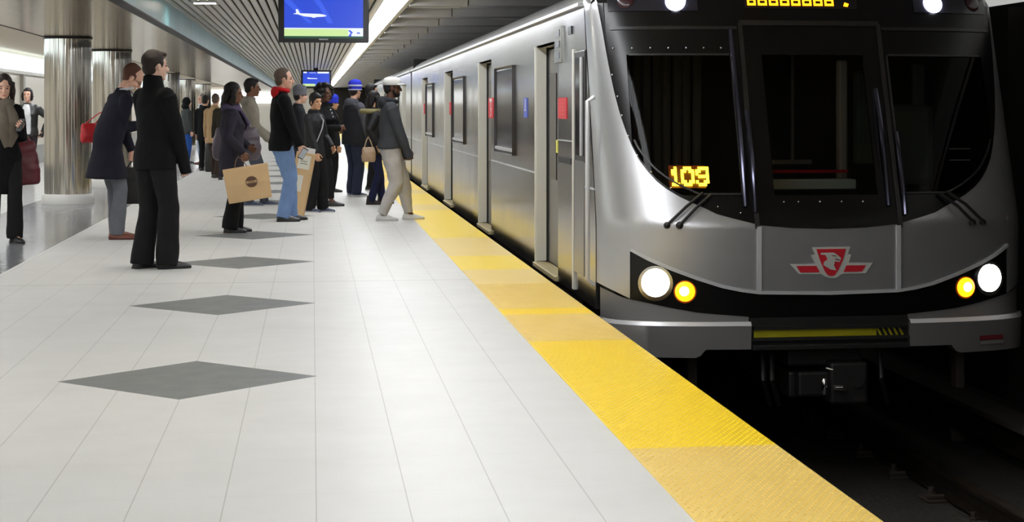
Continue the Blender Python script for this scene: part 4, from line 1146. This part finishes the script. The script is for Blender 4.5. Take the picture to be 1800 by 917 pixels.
    jo = child(p.get('topname', 'jacket'), remesh(fin(jb), max(0.008, vx * 1.4), 9, p.get('jwr', 0.0035), p.get('jwf', 1.0), seed), p['top'], root)
    # ---- extras drawn in body space
    def part(name, mbx, m, vox=None, sm=2, wr=0.0, par=None):
        me = remesh(fin(mbx), vox, sm, wr, 1.5, seed) if vox else simple(fin(mbx))
        return child(name, me, m, par or root)
    if p.get('hoodup'):
        q = MB().ball(hd(-0.03, 0, 0.03), (0.115, 0.105, 0.125), 18, 12, HM).ball(hd(-0.06, 0, -0.10), (0.10, 0.12, 0.10), 16, 10, HM)
        part('hood', q, p['top'] if p['hoodup'] is True else p['hoodup'], 0.009, 2, 0.002)
    if p.get('scarf'):
        q = MB(); c0 = neck0 + Vector((0.012, 0, 0.0))
        for k_, (dz, rr, tr_) in enumerate(((-0.01, 0.092, 0.030), (0.015, 0.084, 0.024))):
            pts = [c0 + Vector((rr * math.cos(2 * PI * t_ / 18), rr * math.sin(2 * PI * t_ / 18), dz + 0.012 * math.sin(4 * PI * t_ / 18 + k_))) for t_ in range(19)]
            q.tube(pts, tr_, 10)
        L = p.get('scarfl', 0)
        if L:
            for sy in (-0.05, 0.045):
                q.tube([c0 + Vector((0.075, sy * 0.6, 0.0)), c0 + Vector((0.15, sy, -0.11)), c0 + Vector((0.195, sy * 1.1, -0.2)), c0 + Vector((0.19, sy * 0.9, -L * 0.72)), c0 + Vector((0.17, sy * 0.3, -L))], [0.04, 0.056, 0.062, 0.06, 0.03], 12, flat=0.45, ref=(0, 1, 0))
        part('scarf', q, p['scarf'], 0.008, 2, 0.004)
    for nm, fn, m in p.get('extras', ()):
        q = MB(); vox = fn(q, dict(hd=hd, HM=HM, neck=neck0, pz=pz, sx=sx, arms=arms, shs=shs, knees=knees, anks=anks))
        part(nm, q, m, vox, 2, 0.003 if vox and vox >= 0.008 else 0.0)
    Rz = Matrix.Rotation(math.radians(p['face']), 3, 'Z'); B = Vector((p['at'][0], p['at'][1], 0))
    out = []
    for el, wr in arms:
        d_ = (wr - el).normalized(); out.append((B + Rz @ (wr * K), Rz @ d_))
    return dict(root=root, hands=out, tow=lambda v: B + Rz @ (Vector(v) * K))
def simple(mb):
    me = bpy.data.meshes.new('part'); me.from_pydata(mb.v, [], mb.f)
    bm = bmesh.new(); bm.from_mesh(me); bmesh.ops.recalc_face_normals(bm, faces=bm.faces[:]); bm.to_mesh(me); bm.free()
    me.polygons.foreach_set('use_smooth', [True] * len(me.polygons))
    try: me.set_sharp_from_angle(angle=math.radians(50))
    except Exception: pass
    return me
BLK = cloth('black_wool', (20, 20, 22)); BLK2 = cloth('black_nylon', (26, 26, 29), 0.6, 0.3); NAVY = cloth('dark_navy_wool', (32, 32, 42))
CHAR = cloth('charcoal_fleece', (66, 68, 72)); DGREY = cloth('dark_grey_cloth', (44, 44, 48)); GREYT = cloth('grey_flannel', (104, 106, 112))
JEAN = cloth('light_blue_denim', (112, 138, 178)); DJEAN = cloth('dark_blue_denim', (44, 48, 66)); BJEAN = cloth('bright_blue_denim', (44, 82, 150))
SWEAT = cloth('light_grey_fleece', (186, 182, 178)); TANC = cloth('tan_wool', (176, 146, 108)); BROWN = cloth('brown_trouser_cloth', (58, 46, 40))
KHAKI = cloth('stone_grey_jacket', (132, 126, 114)); PURP = cloth('dusty_purple_scarf', (84, 74, 98)); OLIVE = cloth('olive_grey_knit', (112, 104, 92))
LBLK = mat('black_leather', (22, 21, 21), 0.4, spec=0.5, bump=0.2, bscale=120); LBRN = mat('brown_leather', (112, 62, 48), 0.4, mott=0.2)
WSHOE = mat('white_trainer', (216, 214, 210), 0.5); WSOLE = mat('white_rubber_sole', (206, 204, 200), 0.5); BSHOE = mat('blue_grey_trainer', (56, 66, 88), 0.5)
REDC = cloth('red_fleece', (188, 34, 40)); WSHIRT = cloth('white_cotton', (222, 222, 224)); SHEER = cloth('black_legging', (24, 23, 25), 0.6)
def shirt_front(q, e):
    n = e['neck']; q.tube([n + Vector((0.03 + 0.078 * math.cos(t), 0.074 * math.sin(t), 0.03 + 0.012 * math.cos(t))) for t in [2 * PI * k / 18 for k in range(19)]], 0.016, 8)
    q.tube([n + Vector((0.10, 0.0, 0.02)), n + Vector((0.125, 0.0, -0.05)), n + Vector((0.135, 0.0, -0.16))], [0.02, 0.034, 0.024], 10, flat=0.5, ref=(0, 1, 0)); return 0.006
def tie_f(q, e):
    n = e['neck']; q.tube([n + Vector((0.118, 0.0, 0.022)), n + Vector((0.142, 0.0, -0.04)), n + Vector((0.155, 0.0, -0.16))], [0.018, 0.022, 0.03], 10, flat=0.4, ref=(0, 1, 0)); return 0.006

# man in the overcoat, reading with head bent
def glasses(q, e):
    for s in (-1, 1):
        c = [e['hd'](0.094, s * 0.031 + 0.019 * math.cos(t), 0.002 + 0.014 * math.sin(t)) for t in [2 * PI * k / 12 for k in range(13)]]
        q.tube(c, 0.0022, 6); q.tube([e['hd'](0.092, s * 0.05, 0.006), e['hd'](0.0, s * 0.079, 0.008)], 0.002, 6)
    q.tube([e['hd'](0.095, -0.012, 0.004), e['hd'](0.095, 0.012, 0.004)], 0.0022, 6)
P3 = person(dict(at=(-2.06, 18.36), face=24, H=1.80, label='man in long dark overcoat with head bent down, grey trousers and brown shoes', lean=0.15, headx=0.05, headz=-0.03, pitch=42, yaw=-22, hair='receding', hairc='redbrown', skin='fair', seed=5,
    top=NAVY, topname='overcoat', hem=0.60, hemk=1.55, midk=1.18, bulk=1.14, pants=GREYT, shoes=LBRN, sole=mat('dark_red_sole', (72, 34, 28), 0.5), feet=((0.13, 0.10, -10), (0.07, -0.10, -24)), legw=1.05, flare=1.12, jwr=0.003,
    hands=((0.34, 0.14, 0.74), (0.34, -0.04, 1.12)), handd=((0.1, 0, -1), (0.8, 0.5, 0.1)), handn=(None, (0, 0.3, 1)), curl=(1.1, 0.8), collar=0.03, extras=(('shirt_collar', shirt_front, WSHIRT), ('tie', tie_f, mat('yellow_green_silk', (206, 208, 92), 0.45)), ('spectacles', glasses, M_BLACKM))))
# tall man in black, seen from behind his left shoulder
P4 = person(dict(at=(-1.29, 14.9), face=40, H=1.80, label='tall man all in black with hands in pockets, standing nearest the camera', hair='short', hairc='darkbrown', skin='pale', seed=8, yaw=-10, headx=-0.02,
    top=BLK, hem=0.80, bulk=1.0, hemk=1.02, pants=cloth('black_trousers', (30, 29, 30)), shoes=LBLK, feet=((-0.05, 0.10, 0), (0.06, -0.09, -24)), legw=1.2, flare=1.25, collar=0.10, pantz=0.03,
    hands=((0.14, 0.20, 0.83), (0.15, -0.19, 0.84)), poles=((-0.7, 1, 0), (-0.5, -1, 0)), pocket=(1, 1), sleeve=1.05, pwr=0.004))
# woman at the left edge walking towards the camera
P1 = person(dict(at=(-3.04, 18.13), face=-62, H=1.67, fem=True, label='woman in long black coat and taupe scarf walking towards the camera at far left', hair='long', hairc='darkbrown', skin='fair', pitch=14, yaw=-16, seed=11,
    top=BLK, topname='coat', hem=0.50, hemk=1.0, bulk=0.96, pants=cloth('black_trousers', (30, 29, 30)), shoes=LBLK, feet=((0.16, 0.075, 4), (-0.16, -0.075, -4)), legw=1.1, flare=1.25,
    hands=((0.26, 0.10, 1.18), (0.02, -0.24, 0.80)), handd=((0.9, -0.3, 0.3), None), handn=((-0.2, -0.6, 0.7), None), curl=(0.7, 0.5), scarf=OLIVE, scarfl=0.46))
P2 = person(dict(at=(-5.0, 32.4), face=-96, H=1.70, fem=True, label='black haired woman in open black leather jacket and white T-shirt by the left wall', hair='bob', hairc='black', skin='fair', seed=12, voxel=0.007,
    top=LBLK, hem=0.86, bulk=1.05, hemk=1.1, pants=cloth('dark_plum_trousers', (52, 40, 46)), shoes=LBLK, feet=((0.1, 0.08, 4), (-0.1, -0.08, -4)), hands=((0.02, 0.28, 0.95), (0.05, -0.24, 0.92)), poles=((-0.4, 1, 0), (-0.4, -1, 0)), pocket=(1, 0), collar=0.02,
    extras=(('t_shirt', lambda q, e: (q.rings([[(0.125 + cx + 0.07 * math.cos(t), b * math.sin(t), e['pz'] + z) for t in [2 * PI * k / 16 for k in range(16)]] for z, b, cx in ((-0.02, 0.085, 0), (0.15, 0.085, -0.01), (0.34, 0.09, 0.022), (0.46, 0.07, 0.0), (0.53, 0.04, -0.03))]), 0.008)[1], WSHIRT),)))
# couple by the fourth column
P5a = person(dict(at=(-3.06, 44.2), face=25, H=1.60, label='person in dark hooded jacket and bright blue jeans by the far columns', hair=None, hairc='black', skin='fair', seed=13, voxel=0.008, hoodup=cloth('black_hood', (22, 22, 24)), top=cloth('dark_grey_green_parka', (58, 62, 62)), hem=0.78, bulk=1.05, pants=BJEAN, shoes=BSHOE, legw=1.2))
P5b = person(dict(at=(-2.62, 43.4), face=-150, H=1.69, label='grey haired man in dark jacket and pale jeans facing the hooded person', hair='buzz', hairc='grey', skin='fair', seed=14, voxel=0.008, top=cloth('midnight_jacket', (36, 40, 50)), hem=0.80, bulk=1.02, pants=cloth('pale_denim', (146, 160, 178)), shoes=LBRN, collar=0.02, extras=(('shirt_collar', shirt_front, WSHIRT),)))
# dark figures and tan coat in the middle distance
P6b = person(dict(at=(-2.28, 38.6), face=70, H=1.62, label='dark clothed person with black jacket carrying a black bag behind the tan coat', hair='short', hairc='black', skin='tan', seed=15, voxel=0.008, top=BLK, hem=0.70, bulk=1.05, pants=cloth('black_trousers', (30, 29, 30)), shoes=LBLK, hands=((0.05, 0.24, 0.80), (0.05, -0.24, 0.74))))
P6 = person(dict(at=(-1.86, 34.7), face=62, H=1.63, label='person in tan wool coat and brown trousers seen from behind', hair='buzz', hairc='greybrown', skin='fair', seed=16, voxel=0.0075, yaw=10, top=TANC, hem=0.72, bulk=1.05, hemk=1.05, pants=BROWN, shoes=LBLK, feet=((0.12, 0.09, 5), (-0.1, -0.09, -5))))
P6c = person(dict(at=(-1.62, 33.6), face=80, H=1.62, label='grey haired person in dark olive jacket beside the tan coat', hair='short', hairc='grey', skin='fair', seed=17, voxel=0.008, top=cloth('dark_olive_jacket', (52, 46, 38)), hem=0.78, bulk=1.0, pants=BROWN, shoes=LBLK))
# woman with the paper bag and the man behind her
P7 = person(dict(at=(-0.86, 19.2), face=8, H=1.60, fem=True, label='short woman in dark coat and purple scarf holding a large brown paper bag', hair='long', hairc='black', skin='brown', seed=18, pitch=6, yaw=-10,
    top=cloth('dark_plum_coat', (50, 47, 56)), topname='coat', hem=0.66, hemk=1.1, bulk=1.16, belly=0.02, pants=cloth('black_trousers', (30, 29, 30)), shoes=LBLK, feet=((0.06, 0.08, 4), (-0.02, -0.09, -4)), legw=1.2, flare=1.3,
    hands=((0.22, 0.16, 1.0), (0.11, -0.27, 0.94)), poles=((-0.6, 1, -0.2), (-1, -0.4, -0.1)), handd=(None, (0.25, 0, -1)), curl=(0.6, 1.2), scarf=PURP, scarfl=0.26, jwr=0.006))
P8 = person(dict(at=(-0.84, 24.4), face=4, H=1.76, label='man in stone grey jacket and grey trousers behind the woman with the paper bag', hair='short', hairc='black', skin='brown', seed=19, voxel=0.006,
    top=KHAKI, hem=0.82, bulk=1.1, pants=cloth('slate_trousers', (70, 74, 82)), shoes=BSHOE, sole=WSOLE, feet=((0.2, 0.1, 6), (-0.02, -0.1, -6)), hands=((0.26, 0.10, 0.95), (0.24, -0.14, 0.90)), hood=True))
# man with red collar and jeans
P9 = person(dict(at=(-0.36, 21.05), face=12, H=1.81, label='man with cropped grey hair, red hood, black jacket and light blue jeans', hair='buzz', hairc='greybrown', skin='fair', seed=21, yaw=-8, headx=0.0,
    top=BLK, hem=0.80, bulk=1.12, belly=0.03, pants=JEAN, shoes=LBLK, feet=((0.14, 0.11, 8), (0.0, -0.11, -10)), legw=1.2, flare=1.02, pwr=0.005, hands=((0.12, 0.26, 0.82), (0.17, -0.26, 0.83)), poles=((-1, 0.3, 0), (-1, -0.25, 0)), handd=(None, (0.35, 0.0, -0.9)), curl=(0.5, 1.0), collar=0.03, sleeve=1.1,
    extras=(('red_hood', lambda q, e: (q.ball(e['neck'] + Vector((-0.062, 0, 0.02)), (0.048, 0.10, 0.07), 14, 10), q.tube([e['neck'] + Vector((0.008 + 0.078 * math.cos(t), 0.078 * math.sin(t), 0.045 - 0.012 * math.cos(t))) for t in [2 * PI * k / 18 for k in range(19)]], 0.026, 10), 0.008)[2], REDC),)))
# boy/young man, woman with curly hair
P10 = person(dict(at=(0.02, 22.85), face=-30, H=1.53, label='short dark haired youth in black zipped jacket with white strap, glancing at the camera', hair='bangs', hairc='black', skin='tan', seed=22, yaw=-22, pitch=6, roll=6, voxel=0.005,
    top=BLK2, hem=0.80, bulk=1.0, pants=cloth('black_trousers', (30, 29, 30)), shoes=BSHOE, sole=WSOLE, feet=((0.10, 0.09, 6), (-0.02, -0.09, -6)), legw=1.22, flare=1.15, hands=((0.20, 0.18, 0.95), (0.16, -0.2, 0.84)), curl=(0.6, 0.8), poles=((-0.8, 0.8, 0), (-1, -0.4, 0)),
    extras=(('white_strap', lambda q, e: (q.tube([Vector((e['sx'](0.5) + 0.03, 0.08, e['pz'] + 0.535)), Vector((0.135, 0.045, e['pz'] + 0.42)), Vector((0.152, -0.03, e['pz'] + 0.30)), Vector((0.12, -0.12, e['pz'] + 0.12)), Vector((0.03, -0.175, e['pz'] + 0.04))], 0.016, 8, flat=0.4), None)[1], WSHIRT),
            ('jacket_collar', lambda q, e: (q.tube([e['neck'] + Vector((0.01 + 0.074 * math.cos(t), 0.074 * math.sin(t), 0.02)) for t in [0.5 + (2 * PI - 1.0) * k / 18 for k in range(19)]], 0.016, 8), None)[1], DGREY))))
P11 = person(dict(at=(0.15, 24.3), face=-28, H=1.66, fem=True, label='woman with big curly black hair in black buttoned coat and leggings, looking round', hair='curly', hairc='black', skin='dark', seed=23, yaw=-18, voxel=0.0055,
    top=BLK, topname='coat', hem=0.70, hemk=1.22, bulk=1.24, belly=0.03, pants=SHEER, shoes=LBLK, feet=((-0.15, 0.02, 26), (0.14, -0.03, 22)), legw=0.84, pantz=0.11, pwr=0.001, hands=((0.24, 0.10, 1.10), (0.27, -0.02, 1.12)), poles=((-0.3, 1, -0.6), (-0.3, -1, -0.5)), handd=((0.2, -1, 0.1), (0.3, 0.9, 0.1)), pocket=(0, 0),
    extras=(('coat_button', lambda q, e: ([q.ball(Vector((0.14, -0.055 + 0.02 * k, e['pz'] + 0.47 - 0.045 * k)), 0.012, 8, 6) for k in range(1)], None)[1], M_CHROME), ('coat_button', lambda q, e: (q.ball(Vector((0.155, -0.045, e['pz'] + 0.42)), 0.012, 8, 6), None)[1], M_CHROME), ('coat_button', lambda q, e: (q.ball(Vector((0.165, -0.03, e['pz'] + 0.37)), 0.012, 8, 6), None)[1], M_CHROME))))
# grey hooded person hidden between, and the fur-hooded one further back
PG = person(dict(at=(-0.2, 25.9), face=10, H=1.63, label='person in grey knitted hat half hidden between red hood man and youth', hair='short', hairc='black', skin='fair', seed=24, voxel=0.008, top=DGREY, hem=0.8, pants=DJEAN, shoes=LBLK, hat=('beanie', 'grey', (110, 110, 116))))
PF = person(dict(at=(0.30, 28.4), face=20, H=1.52, label='person in blue knitted hat half hidden behind the curly haired woman', hair='short', hairc='black', skin='tan', seed=25, voxel=0.008, top=BLK2, hem=0.75, pants=SHEER, shoes=LBLK, hat=('beanie', 'royalblue', (48, 60, 190)), hood=True))
# blue and white bobble hat
P12 = person(dict(at=(0.62, 26.9), face=32, H=1.72, label='man in blue and white bobble hat, dark vest with grey sleeves and dark jeans', hair='short', hairc='darkbrown', skin='fair', seed=26, yaw=12, voxel=0.006,
    top=cloth('heather_grey_jersey', (84, 84, 92)), hem=0.80, bulk=1.06, pants=DJEAN, shoes=BSHOE, sole=WSOLE, soleh=0.026, legw=1.25, flare=1.05, pwr=0.005, hands=((0.15, 0.2, 0.83), (0.15, -0.19, 0.84)), poles=((-0.7, 1, 0), (-0.6, -1, 0)), pocket=(1, 1), hat=('beanie', 'blue', (46, 54, 176), (206, 210, 236)), hood=True,
    extras=(('vest', lambda q, e: (q.rings([[(e['sx'](z) + a * math.cos(t), b * math.sin(t), e['pz'] + z) for t in [2 * PI * k / 22 for k in range(22)]] for z, a, b in ((-0.12, .166, .232), (.0, .164, .228), (.15, .150, .200), (.3, .150, .206), (.42, .144, .196), (.48, .120, .156), (.53, .098, .114))]), 0.009)[1], cloth('dark_vest', (38, 38, 42))),)))
P13 = person(dict(at=(0.93, 28.9), face=8, H=1.73, label='man with dark hair and black jacket standing behind the bobble hat man', hair='short', hairc='black', skin='tan', seed=27, voxel=0.007, top=cloth('black_parka', (34, 33, 35)), hem=0.74, bulk=1.06, collar=0.07, pants=cloth('black_trousers', (30, 29, 30)), shoes=LBLK, sole=WSOLE, hands=((0.10, 0.26, 0.82), (0.16, -0.25, 0.84)))) 
P14 = person(dict(at=(0.84, 24.6), face=14, H=1.58, fem=True, label='small woman with black hair, fur trimmed hood and boots, hidden behind white cap man', hair='long', hairc='black', skin='tan', seed=28, voxel=0.006, top=BLK2, hem=0.76, bulk=1.1, pants=cloth('indigo_denim', (34, 38, 64)), shoes=mat('dark_brown_suede', (52, 42, 38), 0.8), boot=0.06, legw=0.95, feet=((0.16, 0.08, 4), (-0.06, -0.08, -4)), hands=((0.1, 0.24, 0.86), (-0.02, -0.27, 0.92)),
    extras=(('fur_hood', lambda q, e: (q.tube([e['neck'] + Vector((-0.05 + 0.12 * math.cos(t), 0.155 * math.sin(t), -0.015 - 0.05 * math.cos(t) * 0)) for t in [2 * PI * k / 20 for k in range(21)]], 0.04, 10), 0.008)[1], cloth('olive_fur', (136, 128, 92))),)))
# white cap
def hood_f(q, e):
    n = e['neck']; q.ball(n + Vector((-0.075, 0, -0.012)), (0.062, 0.115, 0.08), 16, 10); q.tube([n + Vector((0.0 + 0.09 * math.cos(t), 0.09 * math.sin(t), 0.02 - 0.02 * math.cos(t))) for t in [2 * PI * k / 18 for k in range(19)]], 0.028, 10); return 0.008
P15 = person(dict(at=(0.91, 21.0), face=4, H=1.73, label='man in white cap, charcoal hoodie and pale grey sweatpants striding near the yellow strip', hair='buzz', hairc='black', beard=True, skin='dark', seed=29, yaw=-6,
    top=CHAR, hem=0.86, bulk=1.16, belly=0.01, hemk=1.05, pants=SWEAT, shoes=WSHOE, sole=WSOLE, soleh=0.024, feet=((0.24, 0.10, 6), (-0.10, -0.09, -6)), legw=1.32, flare=0.78, pantz=0.085, pwr=0.008, hands=((0.17, 0.2, 0.82), (0.19, -0.19, 0.82)), poles=((-0.7, 1, 0), (-0.8, -1, 0)), pocket=(1, 1), sleeve=1.08, hat=('cap', (214, 212, 208)), extras=(('hood', hood_f, cloth('dark_hoodie', (52, 54, 58))),)))

# ------------------------------------------------------------------ things they carry
def handles(mb, a, b, top, r):
    mb.tube([a, a.lerp(top, 0.55) + Vector((0, 0, 0.02)), top, b.lerp(top, 0.55) + Vector((0, 0, 0.02)), b], r, 8)
def bag_local(name, loc, rz, label, cat, tilt=0.0):
    t = empty(name, loc, label, cat, None, rz); t.rotation_euler = (0, tilt, rz); return t
def grip(P, i, down=0.06):
    w_, d_ = P['hands'][i]; return w_ + d_ * 0.075 + Vector((0, 0, -0.01))
# large paper bag
g = grip(P7, 1)
W_, D_, H_ = 0.46, 0.17, 0.36
t = bag_local('paper_bag', (g.x + 0.03, g.y - 0.13, 0.36), 0.06, 'large brown kraft paper bag with round dark logo, held by the short woman', 'shopping bag', math.radians(-9))
R = []
for z, sx_, sy_ in ((0, .96, .92), (0.02, .98, .98), (0.18, 1.0, 1.0), (0.34, 1.02, .86), (H_, 1.02, .84)):
    a, b = W_ / 2 * sx_, D_ / 2 * sy_
    R.append([(-a, -b, z), (0, -b - (0.012 if 0.02 < z < .35 else 0), z), (a, -b, z), (a - 0.012, 0, z), (a, b, z), (0, b, z), (-a, b, z), (-a + 0.02, 0, z)])
KRAFT = mat('brown_kraft_paper', (206, 172, 126), 0.75, mott=0.08, mscale=9)
MB().rings(R).build('bag_body', KRAFT, t, local=True)
for sy in (-1, 1):
    m_ = MB(); top = Vector((-0.055, sy * 0.012, H_ + 0.115)); handles(m_, Vector((-0.115, sy * D_ * 0.4, H_ - 0.02)), Vector((0.03, sy * D_ * 0.4, H_ - 0.02)), top, 0.005); m_.build('handle', mat('twisted_paper_cord', (110, 86, 60), 0.7), t, True, local=True)
yl = -D_ / 2 - 0.0128
lg = MB()
c_ = [(0.04 + 0.062 * math.cos(2 * PI * k / 32), 0.195 + 0.058 * math.sin(2 * PI * k / 32)) for k in range(32)]; i_ = [(0.04 + 0.055 * math.cos(2 * PI * k / 32), 0.195 + 0.051 * math.sin(2 * PI * k / 32)) for k in range(32)]
lg.add([(a, yl, b) for a, b in c_] + [(a, yl, b) for a, b in i_], [(k, (k + 1) % 32, (k + 1) % 32 + 32, k + 32) for k in range(32)])
pl_ = lambda poly: lg.prism(poly, yl - 0.001, yl, lambda u, v, d: (u, d, v))
pl_([(0.04 + 0.05 * math.cos(t_), 0.207 + 0.038 * math.sin(t_)) for t_ in [PI * k / 12 for k in range(13)]])
pl_([(0.04 + 0.05 * math.cos(t_), 0.183 - 0.04 * abs(math.sin(t_))) for t_ in [PI * k / 12 for k in range(13)]])
for k in range(5): pl_([(0.004 + k * 0.016, 0.19), (0.012 + k * 0.016, 0.19), (0.012 + k * 0.016, 0.2), (0.004 + k * 0.016, 0.2)])
lg.build('bag_logo', mat('dark_brown_print', (92, 66, 50), 0.8), t, local=True)
# purple grey tote hanging from her shoulder
def soft_bag(name, loc, rz, dims, label, cat, m, strap_top, strap_m=None, strap_r=0.012, sag=0.03, tilt=0.0, belly=1.0):
    w_, d_, h_ = dims
    t = bag_local(name, loc, rz, label, cat, tilt)
    R = []
    for z, a, b in ((0.0, .80, .5), (0.02, .93, .8), (h_ * .35, 1.0, 1.0), (h_ * .7, .92, .8), (h_ * .95, .82, .42), (h_, .78, .22)):
        R.append([(w_ / 2 * a * (abs(math.cos(q)) ** .6) * (1 if math.cos(q) > 0 else -1), d_ / 2 * b * (abs(math.sin(q)) ** .8) * (1 if math.sin(q) > 0 else -1), z) for q in [2 * PI * k / 24 for k in range(24)]])
    o = bpy.data.objects.new('bag_body', remesh(MB().rings(R), 0.008, 3, 0.004, 2.0, 4)); o.data.materials.append(m); COL.objects.link(o); o.parent = t
    q = MB(); top = Vector(strap_top); handles(q, Vector((-w_ * .3, 0, h_ * .93)), Vector((w_ * .3, 0, h_ * .93)), top, strap_r); q.build('strap', strap_m or m, t, True, local=True)
    return t, o
soft_bag('tote_bag', (-0.82, 19.62, 0.76), 0.05, (0.54, 0.15, 0.36), 'purple grey slouchy tote bag at the hip of the short woman', 'bag', mat('dusty_purple_leather', (86, 76, 86), 0.4, mott=0.2), (-0.02, -0.06, 0.56))
# burgundy handbag on the walking woman's arm
soft_bag('handbag', (-2.86, 18.44, 0.55), 0.25, (0.30, 0.14, 0.44), 'burgundy red handbag hanging from the arm of the walking woman', 'bag', mat('burgundy_leather', (104, 34, 44), 0.4, mott=0.2), (-0.06, -0.06, 0.66), tilt=-0.1)
# briefcase of the man in the overcoat
g = grip(P3, 0)
t = bag_local('briefcase', (g.x + 0.0, g.y, g.z - 0.47), 0.15, 'black soft briefcase held by the man in the overcoat', 'bag')
MB().box(-0.21, 0.21, -0.06, 0.06, 0.0, 0.38, 0.025).build('bag_body', mat('black_ballistic_nylon', (22, 21, 22), 0.6), t, True, local=True)
MB().box(-0.18, 0.18, -0.075, -0.055, 0.03, 0.24, 0.008).build('front_pocket', mat('black_ballistic_nylon', (22, 21, 22), 0.6), t, True, local=True)
MB().box(0.03, 0.13, -0.079, -0.074, 0.13, 0.165, 0.002).build('badge', mat('grey_badge', (150, 150, 152), 0.4), t, local=True)
m_ = MB(); handles(m_, Vector((-0.07, 0, 0.375)), Vector((0.07, 0, 0.375)), Vector((0, 0, 0.45)), 0.011); m_.build('handle', LBLK, t, True, local=True)
# red bag behind him
soft_bag('shoulder_bag', (-2.29, 18.80, 0.97), 0.3, (0.18, 0.13, 0.2), 'red shoulder bag just behind the back of the man in the overcoat', 'bag', mat('bright_red_nylon', (200, 36, 44), 0.5), (0.2, -0.12, 0.36), strap_r=0.006)
# black bag carried by the dark figure
soft_bag('duffel_bag', (-2.12, 38.0, 0.0), 0.2, (0.28, 0.22, 0.62), 'black bulky bag standing on the floor beside the tan coat', 'bag', LBLK, (0.0, 0.06, 0.72))
# tan purse of the hidden woman
soft_bag('shoulder_bag', (0.76, 24.22, 0.60), 0.1, (0.2, 0.1, 0.2), 'tan shoulder purse hanging beside the pale grey sweatpants', 'bag', mat('tan_leather', (164, 138, 112), 0.5), (0.0, 0.05, 0.34), strap_r=0.008)
# tall paper carrier standing by the youth
t = bag_local('paper_carrier', (-0.22, 21.9, 0.0), -0.2, 'tall narrow kraft carrier with white labels standing between the jeans and the youth', 'shopping bag', math.radians(11))
MB().box(-0.11, 0.11, -0.06, 0.06, 0.025, 0.80, 0.004).build('carrier_body', KRAFT, t, local=True)
MB().box(-0.07, 0.08, -0.063, -0.06, 0.60, 0.77).box(-0.09, 0.03, -0.063, -0.06, 0.32, 0.52).build('paper_label', mat('cream_label_paper', (226, 222, 206), 0.7), t, local=True)
MB().box(-0.04, 0.05, -0.0645, -0.063, 0.66, 0.67).box(-0.04, 0.04, -0.0645, -0.063, 0.69, 0.70).build('label_print', mat('green_grey_print', (130, 142, 120), 0.7), t, local=True)
MB().box(-0.02, 0.10, -0.03, 0.03, 0.80, 0.86).build('tissue_paper', M_WHITE, t, local=True)
# phones
def phone(P, i, label, face_m, tilt):
    w_, d_ = P['hands'][i]; c = w_ + d_ * 0.10
    t = empty('mobile_phone', c, label, 'phone'); t.rotation_euler = tilt
    MB().box(-0.035, 0.035, -0.005, 0.005, -0.07, 0.07, 0.003).build('case', M_BLACKM, t, local=True)
    MB().box(-0.031, 0.031, -0.0065, -0.005, -0.058, 0.06).build('glass', face_m, t, local=True)
phone(P1, 0, 'black mobile phone in the raised hand of the walking woman', M_DGLASS, (0.5, 0, 2.6))
phone(P9, 1, 'small black and white phone in the hand of the man in jeans', mat('pale_phone_screen', (190, 194, 200), 0.2), (0.3, 0.5, 0.2))
